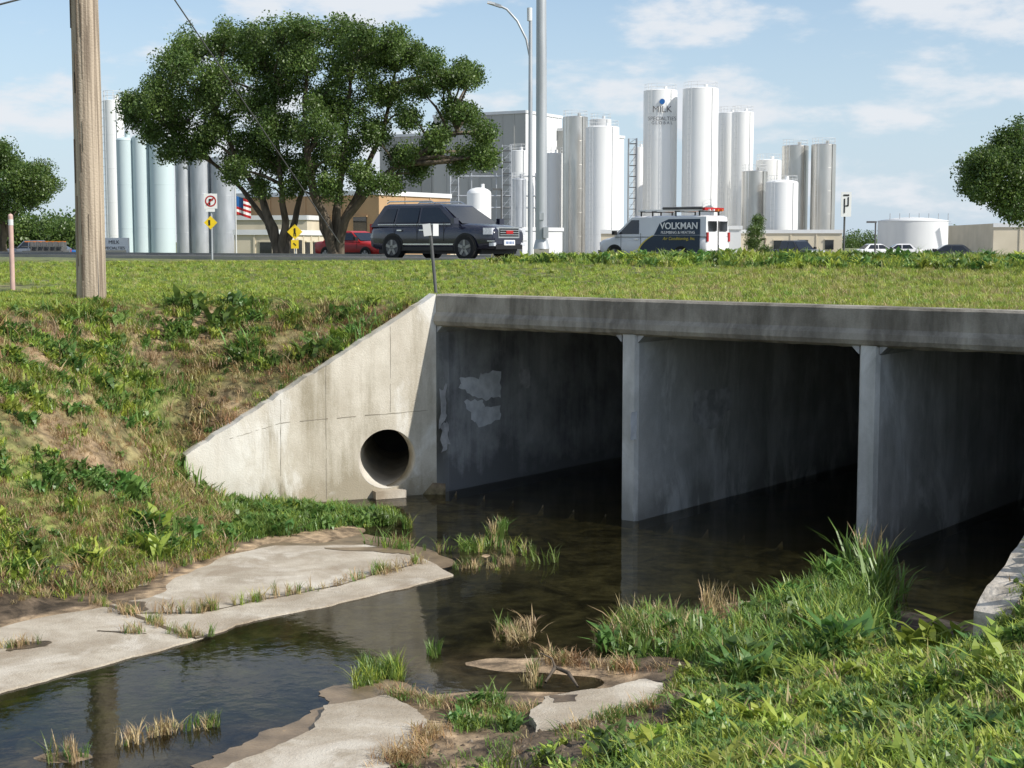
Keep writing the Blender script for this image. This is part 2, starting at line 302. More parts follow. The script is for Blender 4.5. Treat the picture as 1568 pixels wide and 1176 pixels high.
# ---------- culvert
M['floor']=mat('culvert_floor',(.13,.11,.06),(.07,.06,.035),2,rough=.7)
cu=MB(); LEN=35
def slabprism(a0,a1,b0,b1,z0,z1,k): cu.prism([HW(a0,b0,z0),HW(a1,b0,z0),HW(a1,b1,z0),HW(a0,b1,z0)],(0,0,z1-z0),k)
def beam():
    n=90; R_=random.Random(4); sec=[]
    for i in range(n+1):
        a=10.98*i/n; d=.012*noise.noise(Vector((a*1.3,0,0)))+.008*noise.noise(Vector((a*6,2,0)))
        prof=[(.35,TOP),(.03,TOP+d*.5),(.0,TOP-.03+d*.5),(.0+d,2.90),(-.045+d,2.84),(-.06+d,2.76),(-.03+d,2.70-d),(.05,2.66+d*1.5),(.16,2.66+d),(.35,2.70)]
        sec.append([HW(a,b_,z) for b_,z in prof])
    m=len(sec[0]); vs=[p for s_ in sec for p in s_]
    cu.add(vs,[(i*m+j,i*m+(j+1)%m,(i+1)*m+(j+1)%m,(i+1)*m+j) for i in range(n) for j in range(m)],'parapet',False)
    cu.poly(sec[0],'parapet'); cu.poly(sec[-1][::-1],'parapet')
beam()
slabprism(-.3,11.28,.352,LEN,2.70,2.96,'barrel')
slabprism(-.3,-.0,.3,LEN,-.5,2.698,'barrel'); slabprism(10.98,11.28,.0,LEN,-.5,2.698,'barrel')
slabprism(0,10.98,LEN-.3,LEN-.01,-.5,2.69,'barrel'); slabprism(0.05,10.9,-.6,LEN-.31,-.5,-.14,'floor')  # first prism: end wall added across the far end to keep barrels dark
for k in (3.66,7.32):
    pts=[HW(k-.14,.06,-.5),HW(k-.10,.0,-.5),HW(k+.10,.0,-.5),HW(k+.14,.06,-.5),HW(k+.14,LEN-.31,-.5),HW(k-.14,LEN-.31,-.5)]
    cu.prism(pts,(0,0,3.19),'divider')
for k,sg in ((0,1),(3.52,-1),(3.80,1),(7.18,-1),(7.46,1),(10.98,-1)):
    h=.13; p=[HW(k,.02,2.699),HW(k+sg*h,.02,2.699),HW(k,.02,2.699-h)]
    cu.prism(p,E2*(LEN-.4),'barrel')
culv=cu.obj('box_culvert')
pp=MB()
def patch(px,wall_a,k='paint',off=.005,rj=.035):
    o=HW(wall_a+off,0); pts=[WP(x,y,o,E1) for x,y in px]
    res=[]
    for i,p in enumerate(pts):
        qn=pts[(i+1)%len(pts)]
        for t in range(5):
            z=p.lerp(qn,t/5); res.append(z+(E2*random.uniform(-1,1)+Vector((0,0,random.uniform(-1,1))))*rj)
    pp.poly(res,k)
patch([(706,575),(735,578),(737,570),(767,568),(767,608),(742,612),(722,606),(704,595)],0)
patch([(712,612),(738,614),(742,622),(765,622),(766,642),(735,652),(722,640)],0)
patch([(672,600),(684,588),(683,640),(674,655)],0,'patch2'); patch([(675,652),(685,645),(688,680),(677,695)],0,'patch2'); patch([(795,566),(812,562),(812,590),(797,596)],0,'patch2')
patch([(966,632),(976,630),(974,672),(965,675)],3.8,'paint',rj=.015); patch([(1062,600),(1118,590),(1120,625),(1090,660),(1062,648)],3.8,'patch2')  # first patch: narrow white area near the divider's front edge
po=pp.obj('wall_patches',culv)
# left wing wall
lw=MB(); T=.3
def wq(s,z,off=0): return wl(s,off)+Vector((0,0,z))
prof=[(0,-.5),(0,TOP)]
for i in range(1,36):
    s=LWL*i/36; prof.append((s,wingtop(s)+random.uniform(-.022,.018)))
prof+=[(LWL,.84),(LWL+.02,-.5)]
lw.prism([wq(s,z) for s,z in prof],-NL*T,'wing')
lwo=lw.obj('wing_wall')
pc=WP(593,703,O,NL); PR=.47
cut=MB(); cut.cyl(pc+NL*.3,pc-NL*1.0,PR,PR,'pipe',48); co=cut.obj('tmpcut')
bm=lwo.modifiers.new('b','BOOLEAN'); bm.operation='DIFFERENCE'; bm.object=co; bm.solver='EXACT'
dg=bpy.context.evaluated_depsgraph_get(); nm=bpy.data.meshes.new_from_object(lwo.evaluated_get(dg)); lwo.modifiers.clear(); lwo.data=nm
bpy.data.objects.remove(co)
pd=MB(); PA=(-NL*.93-WL*.35).normalized()
n=40
def ringp(c,r): return [c+(WL*math.cos(2*math.pi*j/n)+Vector((0,0,1))*math.sin(2*math.pi*j/n))*r for j in range(n)]
c0=pc-NL*.01; c1=c0+PA*4
pd.add(ringp(c0,PR-.003)+ringp(c1,PR-.003),[(j,(j+1)%n,n+(j+1)%n,n+j) for j in range(n)],'pipe',True)
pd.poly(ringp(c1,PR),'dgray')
dp=pd.obj('drain_pipe')
ex=MB()
sc=pc-Vector((0,0,PR+.07)); ex.box(sc+NL*.08,(.5,.2,.12),'slab',ax=WL)
def jl(a,b,w=.012):
    pa=WP(*a,O+NL*.003,NL); pb=WP(*b,O+NL*.003,NL); d=(pb-pa).normalized(); u=d.cross(NL).normalized()*w/2
    m=16; L1=[];L2=[]
    for i in range(m+1):
        p=pa.lerp(pb,i/m)+u*random.uniform(-.9,.9); ww=u*random.uniform(.3,1.2); L1.append(p+ww); L2.append(p-ww)
    for i in range(m):
        if random.random()<.85: ex.poly([L1[i],L1[i+1],L2[i+1],L2[i]],'joint')
jl((430,612),(430,768),.010); jl((499,560),(500,765),.009); jl((430,648),(655,628),.014); jl((598,500),(598,640),.008); jl((352,672),(430,648),.008)
ex.obj('wall_joints',lwo)
# right wing wall
rw=MB(); pr=[(0,-.5),(0,TOP)]
for i in range(1,40):
    s=LR*i/40; pr.append((s,TOP+(.85-TOP)*s/LR+random.uniform(-.03,.03)))
pr+=[(LR,.82),(LR+.03,-.3)]
rw.prism([R0+WR*s+Vector((0,0,z)) for s,z in pr],-NR*.32,'rock')
rw.obj('wing_wall.001')
# ---------- slabs
def rough(px,z,jit,sub,infl=0):
    pts=[WZ(x,y,z) for x,y in px]; cen=sum(pts,Vector())/len(pts); res=[]
    if infl: pts=[p+(p-cen).normalized()*infl for p in pts]
    for i,p in enumerate(pts):
        qn=pts[(i+1)%len(pts)]
        for t in range(sub):
            v=p.lerp(qn,t/sub); n_=Vector((noise.noise(v*3),noise.noise(v*3+Vector((9,9,9))),0)); n2=Vector((noise.noise(v*12),noise.noise(v*12+Vector((9,9,9))),0))
            res.append(v+n_*jit*2+n2*jit)
    return res
def slab(px,z=.02,jit=.03,k='slab',sub=8,lip=.07):
    s=MB(); res=rough(px,z,jit,sub); s.prism([p-Vector((0,0,.16)) for p in res],(0,0,.16),k)
    if lip: s.prism(rough(px,-.12,jit*1.8,sub,lip),(0,0,.12+.004),'silt')
    return s
s=slab([(-80,925),(0,922),(95,908),(150,918),(200,890),(250,868),(420,836),(560,834),(640,850),(695,880),(640,893),(520,922),(390,948),(340,965),(290,982),(200,1005),(80,1038),(0,1058),(-80,1080)])
def dirt(px,w,z,k='mudwet'):
    pts=[WZ(x,y,z) for x,y in px]; L1=[];L2=[]
    for p,qn in zip(pts,pts[1:]):
        u=(qn-p).normalized().cross(Vector((0,0,1)))
        for t in range(14):
            v=p.lerp(qn,t/14); ww=w*(.6+1.6*abs(noise.noise(v*2.3))+.6*noise.noise(v*9)); v=v+u*noise.noise(v*1.7)*.06; L1.append(v+u*ww/2); L2.append(v-u*ww/2)
    for i in range(len(L1)-1): s.poly([L1[i],L1[i+1],L2[i+1],L2[i]],k)
dirt([(95,912),(170,930),(300,978),(330,970)],.05,.0245); dirt([(180,940),(300,938),(420,915),(520,895),(640,862)],.035,.0255); dirt([(150,965),(230,970)],.04,.026)
def blot(px,z,k='mudwet',jit=.05): s.poly(rough(px,z,jit,6),k)
blot([(170,918),(215,922),(225,935),(190,936)],.0265); blot([(500,838),(600,838),(640,850),(600,846),(540,843)],.0265,'silt'); blot([(20,985),(70,982),(80,990),(20,997)],.0265)
s.obj('concrete_apron')
s=slab([(300,1190),(350,1172),(430,1140),(488,1112),(496,1080),(590,1064),(645,1085),(655,1110),(620,1150),(590,1200),(400,1230)],z=.055); s.obj('concrete_slab')
s=slab([(812,1092),(832,1066),(930,1052),(985,1040),(1045,1052),(1000,1076),(940,1092),(860,1115),(815,1120)],z=.105,lip=0); blot([(840,1064),(890,1062),(880,1072),(845,1074)],.109,jit=.03); s.obj('concrete_slab')
# ---------- vegetation source meshes
def coll(name,objs):
    c=bpy.data.collections.new(name)
    for o in objs: c.objects.link(o)
    return c
def tuft(name,n,h,spread,w,m,lean=.5,leafy=False,seed=0):
    R=random.Random(seed); vs=[];fs=[]
    for i in range(n):
        a=R.uniform(0,6.283); rr=spread*math.sqrt(R.random()); b0=Vector((rr*math.cos(a),rr*math.sin(a),-.02*h))
        d=R.uniform(0,6.283); dv=Vector((math.cos(d),math.sin(d),0)); hh=h*R.uniform(.4,1); ln=hh*lean*R.uniform(.2,1.3); sd=Vector((-dv.y,dv.x,0))*w*R.uniform(.6,1.2)/2
        base=len(vs); ts=[0,.35,.7,1.]
        wd=[.8,1,.7,.05] if not leafy else [.15,.8,1,.05]
        for t,ww in zip(ts,wd):
            c=b0+Vector((0,0,hh*(t-.3*lean*t*t)))+dv*ln*t*t
            vs+= [c-sd*ww,c+sd*ww]
        for k in range(3): fs.append((base+2*k,base+2*k+1,base+2*k+3,base+2*k+2))
    me=bpy.data.meshes.new(name); me.from_pydata([tuple(v) for v in vs],[],fs); me.materials.append(m); return bpy.data.objects.new(name,me)
gA=leafmat('grass_lime',(.33,.41,.065)); gB=leafmat('grass_green',(.17,.27,.055)); gD=leafmat('grass_dry',(.45,.34,.18),.3,.25); gR=leafmat('grass_russet',(.34,.22,.10),.3,.25); gW=leafmat('weed_leaf',(.12,.22,.05)); gY=leafmat('grass_straw',(.45,.43,.15))
src=[tuft('t00_short',22,1,.55,.07,gA,.7,seed=1),tuft('t01_short',22,1,.55,.06,gB,.7,seed=2),tuft('t02_dry',20,1,.5,.045,gD,.8,seed=3),
     tuft('t03_russet',20,1,.5,.045,gR,.9,seed=4),tuft('t04_weed',20,1,.45,.24,gW,.9,leafy=True,seed=5),tuft('t05_tall',15,1,.14,.03,gB,.6,seed=6),
     tuft('t06_straw',20,1,.5,.05,gY,.7,seed=7),tuft('t07_lime_weed',18,1,.45,.22,gA,.9,leafy=True,seed=8),tuft('t08_talldry',10,1,.12,.025,gD,.5,seed=9),tuft('t09_talllime',13,1,.14,.028,gA,.7,seed=10)]
GC=coll('grass_source',src)
def clump(name,n,m,ls,seed):
    R=random.Random(seed); vs=[];fs=[]
    for i in range(n):
        while 1:
            p=Vector((R.uniform(-1,1),R.uniform(-1,1),R.uniform(-1,1)))
            if p.length<1: break
        p*=.55; a=Vector((R.gauss(0,1),R.gauss(0,1),R.gauss(0,.6))).normalized(); b_=a.cross(Vector((R.gauss(0,1),R.gauss(0,1),R.gauss(0,1)))).normalized()
        l=ls*R.uniform(.6,1.2); k=len(vs); vs+=[p-a*l/2,p+b_*l*.3,p+a*l/2,p-b_*l*.3]; fs.append((k,k+1,k+2,k+3))
    me=bpy.data.meshes.new(name); me.from_pydata([tuple(v) for v in vs],[],fs); me.materials.append(m); return bpy.data.objects.new(name,me)
lA=leafmat('leaf_dark',(.085,.145,.03),.35,.4,.012); lB=leafmat('leaf_mid',(.14,.215,.045),.3,.4,.012)
LC=coll('foliage_source',[clump('l0',46,lA,.155,1),clump('l1',46,lB,.155,2),clump('l2',38,lA,.17,3)])
def instancer(name,pts,rot,scl,ind,col_,parent=None):
    me=bpy.data.meshes.new(name); me.from_pydata([tuple(p) for p in pts],[],[]); n=len(pts)
    a=me.attributes.new('rot','FLOAT_VECTOR','POINT'); a.data.foreach_set('vector',np.array(rot,dtype=np.float32).ravel())
    a=me.attributes.new('scl','FLOAT','POINT'); a.data.foreach_set('value',np.array(scl,dtype=np.float32))
    a=me.attributes.new('idx','INT','POINT'); a.data.foreach_set('value',np.array(ind,dtype=np.int32))
    o=bpy.data.objects.new(name,me); S.collection.objects.link(o)
    g=bpy.data.node_groups.new(name+'_gn','GeometryNodeTree'); g.interface.new_socket('Geometry',in_out='INPUT',socket_type='NodeSocketGeometry'); g.interface.new_socket('Geometry',in_out='OUTPUT',socket_type='NodeSocketGeometry')
    N=g.nodes; L=g.links; gi=N.new('NodeGroupInput'); go=N.new('NodeGroupOutput'); ip=N.new('GeometryNodeInstanceOnPoints'); ci=N.new('GeometryNodeCollectionInfo')
    ci.inputs['Collection'].default_value=col_; ci.inputs['Separate Children'].default_value=True; ci.inputs['Reset Children'].default_value=True
    def na(nm,dt):
        q=N.new('GeometryNodeInputNamedAttribute'); q.data_type=dt; q.inputs['Name'].default_value=nm; return q.outputs['Attribute']
    er=N.new('FunctionNodeEulerToRotation'); L.new(na('rot','FLOAT_VECTOR'),er.inputs[0])
    L.new(gi.outputs[0],ip.inputs['Points']); L.new(ci.outputs[0],ip.inputs['Instance']); ip.inputs['Pick Instance'].default_value=True
    L.new(na('idx','INT'),ip.inputs['Instance Index']); L.new(er.outputs[0],ip.inputs['Rotation']); L.new(na('scl','FLOAT'),ip.inputs['Scale']); L.new(ip.outputs[0],go.inputs[0])
    md=o.modifiers.new('inst','NODES'); md.node_group=g
    if parent: o.parent=parent
    return o
# ---------- grass scatter
def scatter(x0,x1,y0,y1,dens):
    n=int((x1-x0)*(y1-y0)*dens); return rng.uniform(x0,x1,n),rng.uniform(y0,y1,n)
GP=[[],[],[],[]]
def put(x,y,z,s,i):
    n=len(x); GP[0].append(np.stack([x,y,z],-1)); GP[1].append(np.stack([rng.uniform(-.2,.2,n),rng.uniform(-.2,.2,n),rng.uniform(0,6.28,n)],-1)); GP[2].append(s); GP[3].append(i)
def pick(opts,p,n): return rng.choice(opts,size=n,p=np.array(p)/sum(p))
def inculv(x,y):
    a=(x-O.x)*E1.x+(y-O.y)*E1.y; b_=(x-O.x)*E2.x+(y-O.y)*E2.y
    return a,b_
def mudzone(x,y): # trampled wet margin at the foot of the near bank
    nse=vn(x,y,1.8,31); return (x<.55+(y-9.95)*.46+.35*nse)&(y<12.3)
for (x0,x1,y0,y1,dn,sc) in [(-1,6,6,13.5,300,.10),(-10,0,13.5,26,175,.15),(3,9,12.5,21,100,.15),(-9,16,17,30,75,.15),(-18,18,30,44,40,.17)]:
    x,y=scatter(x0,x1,y0,y1,dn); k=(np.abs(x/y)<.43); x,y=x[k],y[k]; z=height(x,y); wd=walld(x,y); a_,b_=inculv(x,y)
    kk=~((x<0)&(y<26)) if y0==17 else np.ones(len(x),bool)
    k=kk&(z>.13)&(wd>.14)&(b_<15.5)&~((a_>0)&(a_<11)&(b_<.36)&(b_>-1.0))
    if y0==6: k=k&~(mudzone(x,y)&(rng.random(len(x))<.93))
    x,y,z=x[k],y[k],z[k]; n=len(x)
    n1=vn(x,y,.55,11); n2=vn(x,y,1.7,21); n4=vn(x,y,4.5,27); a_,b_=inculv(x,y)
    s=sc*rng.uniform(.6,1.35,n); i=np.zeros(n,int)
    bank=(z<2.95)&(x<0)&(y>13); nearb=(y<13.5)&(x>-1.5); ridge=(z>3.46)&(a_>-8); lawn=~bank&~nearb&~ridge
    i[bank]=np.where(n1[bank]+.6*n2[bank]+.4*n4[bank]>.04,pick([0,1,4,7,2,3,9],[3,4,2.0,1.2,1.3,1.2,1],bank.sum()),pick([2,3,1,4,6,0],[3,3.2,1.2,.5,1.4,.7],bank.sum()))
    s[bank]*=np.where(n2[bank]>.1,1.35,.9)*np.where(rng.random(bank.sum())<.07,1.8,1)
    i[nearb]=pick([0,1,4,7,6,2],[5,3.4,1.3,1.6,1,.9],nearb.sum()); s[nearb]*=1.1*np.where(n2[nearb]>.15,1.35,.9)*np.where(rng.random(nearb.sum())<.08,1.7,1)
    thin=nearb&(n4<-.2)&(rng.random(n)<.55)
    i[lawn]=pick([0,1,6,7],[6,1.6,1.6,.4],lawn.sum()); s[lawn]*=.62
    right=lawn&(a_>.5)&(b_>0); s[right]*=1.35; i[right]=np.where(n2[right]>.05,pick([0,6,2],[3,4,1],right.sum()),pick([0,1,6,2],[5,1.2,2.4,.4],right.sum()))
    i[ridge]=pick([0,1,4,7,6,9],[3,3,2.2,2.5,1,1],ridge.sum()); s[ridge]*=1.1*np.where(n2[ridge]>.1,1.5,.9)
    c0=WY(185,540,19.6); dp_=np.hypot(x-c0.x,(y-c0.y)*.8)<1.0+.5*n2; sel=dp_&bank&(rng.random(n)<.92); i[sel]=pick([2,3],[3,1.0],sel.sum()); s[sel]*=.6
    c0=WY(190,620,18.6); dp_=np.hypot(x-c0.x,(y-c0.y)*.8)<.45+.5*n2; sel=dp_&bank&(rng.random(n)<.5); i[sel]=4; s[sel]*=1.3
    bare=bank&(n2<-.25); i[bare]=pick([2,3,1],[3,3,1],bare.sum()); s[bare]*=.6
    keep_=~thin; put(x[keep_],y[keep_],z[keep_],s[keep_],i[keep_])
def line(px,cnt,z,h,opts,p,jit=.06,clumpy=True):
    pts=[WZ(a,b,z) for a,b in px]; segs=[(p-q).length for p,q in zip(pts,pts[1:])]; tot=sum(segs); out=[]
    cs=[random.random()*tot for _ in range(max(2,int(cnt/7)))]
    for _ in range(cnt):
        t=(random.choice(cs)+random.gauss(0,.05)) if clumpy else random.random()*tot
        t=min(max(t,0),tot-1e-4)
        for p_,q_,l in zip(pts,pts[1:],segs):
            if t<=l: out.append(p_.lerp(q_,t/l)); break
            t-=l
    x=np.array([o.x for o in out])+rng.normal(0,jit,len(out)); y=np.array([o.y for o in out])+rng.normal(0,jit,len(out))
    put(x,y,np.full(len(x),z),h*rng.uniform(.35,1.3,len(x)),pick(opts,p,len(x)))
def fill(px,dens,z,h,opts,p,edge=True):
    pts=[WZ(a,b,z) for a,b in px]; xs=[q.x for q in pts]; ys=[q.y for q in pts]; x,y=scatter(min(xs),max(xs),min(ys),max(ys),dens)
    x0,y0=x.copy(),y.copy(); x=x+.12*vn(x0,y0,4,1); y=y+.12*vn(x0,y0,4,2)
    ins=np.zeros(len(x),bool); j=len(pts)-1
    for k in range(len(pts)):
        a,b_=pts[k],pts[j]; c=((a.y>y)!=(b_.y>y))&(x<(b_.x-a.x)*(y-a.y)/(b_.y-a.y+1e-12)+a.x); ins^=c; j=k
    x,y=x[ins],y[ins]
    if len(x)==0: return
    n2=vn(x,y,2.6,8); kk=n2>-.35; x,y,n2=x[kk],y[kk],n2[kk]
    zz=np.maximum(height(x,y,False),z-.03); put(x,y,zz-.01,h*rng.uniform(.35,1.2,len(x))*(1+.6*n2),pick(opts,p,len(x)))
line([(95,910),(170,930),(300,978)],80,.025,.17,[5,8,2,9],[3,4,2,1.5],.04)
line([(180,940),(300,938),(420,915),(520,895),(640,862)],150,.025,.2,[5,8,2,9],[2.5,4,1.5,2],.035)
line([(0,992),(60,985)],26,.025,.17,[5,8,2],[3,4,2],.04); line([(150,965),(330,975)],28,.025,.17,[5,8,2],[3,4,2],.04)
line([(590,838),(660,845),(760,838),(830,862)],85,.0,.24,[5,8,1,9],[3,4,1,1.5],.10)
line([(640,870),(740,870),(800,860)],40,.0,.17,[5,8,0,2],[3,3,1,2],.08)
fill([(300,780),(450,772),(600,778),(600,800),(520,806),(400,825),(340,835)],330,.03,.22,[1,5,0,4,9],[4,4,2,1,1])
fill([(270,760),(330,790),(350,840),(250,872),(200,898),(90,912),(150,850)],230,.1,.17,[1,2,8,3,5,0],[3,2.8,1.5,2,1.5,1])
fill([(-60,930),(0,925),(100,905),(200,880),(180,840),(0,870),(-60,880)],230,.1,.15,[1,2,3,8,0],[2,3,3,1,1])
fill([(925,985),(940,945),(1020,935),(1110,965),(1190,915),(1250,890),(1300,872),(1352,868),(1362,920),(1340,1010),(1230,1055),(1090,1062),(1050,1010),(960,1005)],230,.06,.28,[5,1,0,4,8,9],[5,3,1,.8,1.1,2.5])
fill([(925,985),(940,945),(1020,935),(1090,960),(1040,1000),(960,1005)],150,.03,.34,[8,5,2],[3,2,1])
fill([(1230,960),(1352,880),(1362,940),(1340,1010),(1250,1040)],180,.1,.44,[5,1,9],[5,1,2.5])
line([(1290,880),(1330,870),(1350,900)],26,.1,.7,[8,5],[2,2],.06); line([(1030,930),(1110,950)],20,.05,.5,[8],[1],.08)
fill([(535,1045),(560,1010),(610,1015),(615,1045),(545,1060)],300,.0,.27,[5,9],[4,3])
fill([(690,1090),(760,1070),(795,1090),(785,1120),(695,1118)],260,.03,.17,[1,9,5,4],[4,2,2,1])
fill([(755,965),(810,955),(818,980),(762,985)],260,.0,.22,[8,5,2],[4,2,2]); fill([(795,1030),(825,1022),(825,1050),(800,1052)],220,.02,.25,[5,8],[2,3])
line([(190,1140),(260,1120),(340,1110)],50,.0,.20,[5,8,2],[2,3,2],.04); line([(80,1165),(120,1160)],14,.0,.26,[5,8],[1,1]); line([(590,1060),(700,1085),(820,1090)],120,.03,.12,[2,8,1,3],[2,2,2,2],.05,False)
line([(655,1120),(640,1150),(600,1170)],80,.05,.15,[2,8,3],[2,2,2],.07); line([(830,1010),(900,1020),(1040,1030)],90,.03,.16,[2,8,3,5],[2,2,2,1],.06)
line([(1045,1050),(1000,1082),(940,1098),(860,1122)],100,.1,.13,[2,1,5,3],[2,2,1,1],.05,False)
line([(620,808),(640,812)],10,.0,.35,[5,9],[1,1],.04); line([(750,835),(775,805)],22,.0,.35,[5,8],[1,1],.05); line([(655,1000),(670,1005)],8,0,.22,[5],[1],.03)
fill([(600,1176),(660,1135),(830,1128),(1000,1100),(1200,1060),(1250,1100),(1000,1140),(800,1180)],34,.08,.12,[2,1,3,4],[2,2,2,1])
fill([(1020,1095),(1100,1062),(1250,1060),(1250,1110),(1080,1130)],200,.12,.13,[1,0,4,7,2],[3,3,2,1,1])
def wfr(a,b,n,h,opts,p,z=0):
    t=rng.random(n); x=a.x+(b.x-a.x)*t+rng.normal(0,.04,n); y=a.y+(b.y-a.y)*t+rng.normal(0,.04,n); zz=a.z+(b.z-a.z)*t; put(x,y,zz,h*rng.uniform(.4,1.2,n),pick(opts,p,n))
wfr(wq(.2,TOP-.1,.42),wq(LWL,.78,.42),300,.17,[2,1,3,0],[2,3,2,2]); wfr(HW(0,.42,3.12),HW(11,.42,3.12),420,.10,[0,6,2],[3,3,1])
wfr(wq(LWL+.15,.75,.2),wq(LWL+.15,.35,-.3),60,.22,[1,2,4,8],[2,2,1,1])
GPc=[np.concatenate(a) for a in GP]
instancer('grass',GPc[0],GPc[1],GPc[2],GPc[3],GC)
mc=MB()
for _ in range(1100):
    px_=random.uniform(620,1120); py_=random.uniform(1090,1190) - max(0,(px_-850))*.14
    p=WZ(px_,py_,.08); r_=random.uniform(.010,.05)*random.choice((.4,.6,.8,1)); p.z=hz(p.x,p.y)-.005
    vs=[p+Vector((r_*math.cos(a)*random.uniform(.7,1.3),r_*math.sin(a)*random.uniform(.7,1.3),0)) for a in [i*1.047 for i in range(6)]]+[p+Vector((r_*random.uniform(-.3,.3),r_*random.uniform(-.3,.3),r_*random.uniform(.4,.9)))]
    mc.add(vs,[(i,(i+1)%6,6) for i in range(6)],'mudwet')
mc.obj('mud_clods')
db=MB(); a=WZ(835,1045,.06); pth=[a,WZ(850,1022,.12),WZ(870,1030,.1),WZ(885,1052,.07)]; db.tube(pth,[.012,.022,.02,.01],'bark',7); db.tube([WZ(850,1022,.12),WZ(845,1008,.2),WZ(828,1000,.22)],[.014,.01,.005],'bark',6); db.obj('drift_branch')
# ---------- trees
def tree(name,Yd,base,trunks,blobs,dens=9,seed=0,cs=1.0,sub=True,shr=1.0):
    R=random.Random(seed); b=MB(); B=WY(base[0],base[1],Yd); B.z=hz(B.x,B.y)-.15
    paths=[]
    for t in trunks:
        pts=[B+Vector((R.uniform(-.25,.25),R.uniform(-.2,.2),0))]+[WY(a,c,Yd+dy) for a,c,dy in t[1]]
        fine=[]
        for i in range(len(pts)-1):
            for k in range(4):
                p=pts[i].lerp(pts[i+1],k/4); fine.append(p+Vector((noise.noise(p*.9),noise.noise(p*.9+Vector((5,5,5))),0))*.14*(1 if i+k>0 else 0))
        fine.append(pts[-1]); m=len(fine); rad=[t[0]*(1-.72*i/(m-1)) for i in range(m)]; rad[0]*=1.5
        b.tube(fine,rad,'bark',9); paths.append(fine)
    allp=[p for f in paths for p in f[len(f)//3:]]
    pts=[];rot=[];sc=[];ix=[]
    for (px,py,rp) in blobs:
        r_=rp/F*Yd*shr
        for rep in range(2 if sub else 1):
            c=WY(px+R.uniform(-7,7),py+R.uniform(-7,7),Yd+(R.uniform(-2.6,-.3) if rep==0 else R.uniform(.3,2.8)))
            st=min(allp,key=lambda p:(p-c).length+max(0,p.z-c.z+.4)*2); mid=st.lerp(c,.5)+Vector((R.uniform(-.3,.3),R.uniform(-.3,.3),R.uniform(-.1,.35)))
            path=[st,st.lerp(mid,.6)+Vector((0,0,.05)),mid,mid.lerp(c,.5),c]; r0=min(.12,.035+.022*(c-st).length); b.tube(path,[r0,r0*.8,r0*.65,r0*.45,r0*.2],'bark',6)
            for sb in range(8):
                d=Vector((R.gauss(0,1),R.gauss(0,1),R.gauss(0,.8))).normalized(); sc_=c+d*r_*R.uniform(.4,1.1); sr=r_*R.uniform(.2,.40)
                b.tube([mid.lerp(c,R.uniform(.4,1)),c.lerp(sc_,.6)+Vector((0,0,.06)),sc_],[.028,.018,.008],'bark',4)
                for _ in range(int(dens*(sr+.12)**2*6)+2):
                    dd=Vector((R.gauss(0,1),R.gauss(0,1),R.gauss(0,1))).normalized(); p=sc_+Vector((dd.x,dd.y,dd.z*.6+.1))*(sr+.12)*(R.random()**.45)*R.choice((1,1,1,1.5))
                    pts.append(p); rot.append((R.uniform(0,6.28),R.uniform(0,6.28),R.uniform(0,6.28))); sc.append(cs*R.uniform(.5,1.0)); ix.append(R.choice([0,0,1,1,2]))
    o=b.obj(name); instancer('foliage',pts,rot,sc,ix,LC,o); return len(pts)
nl=0
nl+=tree('shade_tree',67,(432,398),[(.25,[(420,350,0),(398,300,.5),(360,240,-.5),(330,170,0)]),(.21,[(436,350,-.3),(432,300,-.6),(425,230,-1),(420,150,-.5)]),(.21,[(446,355,.3),(465,290,.6),(480,210,1)]),(.16,[(410,340,1),(370,290,1.5),(310,235,1),(250,190,.5)])],
 [(215,180,24),(240,150,28),(262,110,26),(270,185,28),(300,85,26),(300,145,30),(330,200,28),(345,62,24),(345,120,32),(300,225,18),(385,54,24),(390,95,32),(390,160,34),(380,225,30),(360,262,16),(430,66,26),(435,120,34),(430,190,32),(420,245,24),(265,228,12),(225,205,12),(465,250,20),(205,160,10),(400,285,10)],seed=3)
nl+=tree('shade_tree',66,(513,398),[(.28,[(500,340,0),(478,280,-.5),(465,200,-1),(470,110,0)]),(.25,[(516,340,.4),(520,280,.6),(530,200,.3),(540,100,0)]),(.21,[(530,335,-.3),(560,295,-.6),(610,255,-1),(660,225,-.7),(700,200,-.5)]),(.21,[(524,340,.8),(560,270,1),(590,190,1.2),(605,110,1)]),(.17,[(494,350,.5),(488,300,1),(500,240,1)])],
 [(470,52,22),(480,92,32),(490,150,32),(480,215,28),(520,54,24),(535,100,32),(530,170,32),(530,235,26),(560,58,22),(580,85,28),(590,140,22),(575,205,22),(560,265,18),(600,62,18),(625,85,18),(640,130,15),(630,180,14),(620,240,13),(660,95,15),(682,130,13),(705,115,12),(722,125,11),(690,170,12),(715,180,13),(735,200,14),(730,235,16),(708,245,11),(675,205,12),(660,235,10),(745,245,7),(600,285,10),(500,285,16),(455,285,10),(640,262,8)],seed=5)
nl+=tree('shade_tree',80,(8,392),[(.22,[(5,350,0),(0,310,0),(-25,270,0)]),(.15,[(12,345,0),(30,315,.5)])],[(-60,260,34),(-25,245,30),(10,252,24),(40,270,20),(65,272,14),(75,290,9),(20,290,22),(-20,300,26),(45,300,12),(5,320,12),(-70,310,24),(-5,230,12)],seed=8,cs=1.1)
nl+=tree('shade_tree',70,(1588,395),[(.25,[(1585,350,0),(1580,300,0),(1590,240,0)]),(.15,[(1590,340,.5),(1550,300,.4),(1530,280,0)])],[(1495,290,18),(1490,262,16),(1510,245,18),(1520,285,22),(1535,225,18),(1545,260,26),(1560,215,18),(1565,300,24),(1570,245,26),(1600,230,34),(1620,280,36),(1640,240,30),(1555,325,12),(1535,310,14)],seed=9,cs=1.1)
tree('young_tree',52,(1162,395),[(.05,[(1160,360,0),(1156,340,0)])],[(1153,340,6),(1161,352,8),(1158,368,8),(1166,378,6)],seed=11,cs=.4,sub=False,dens=22)
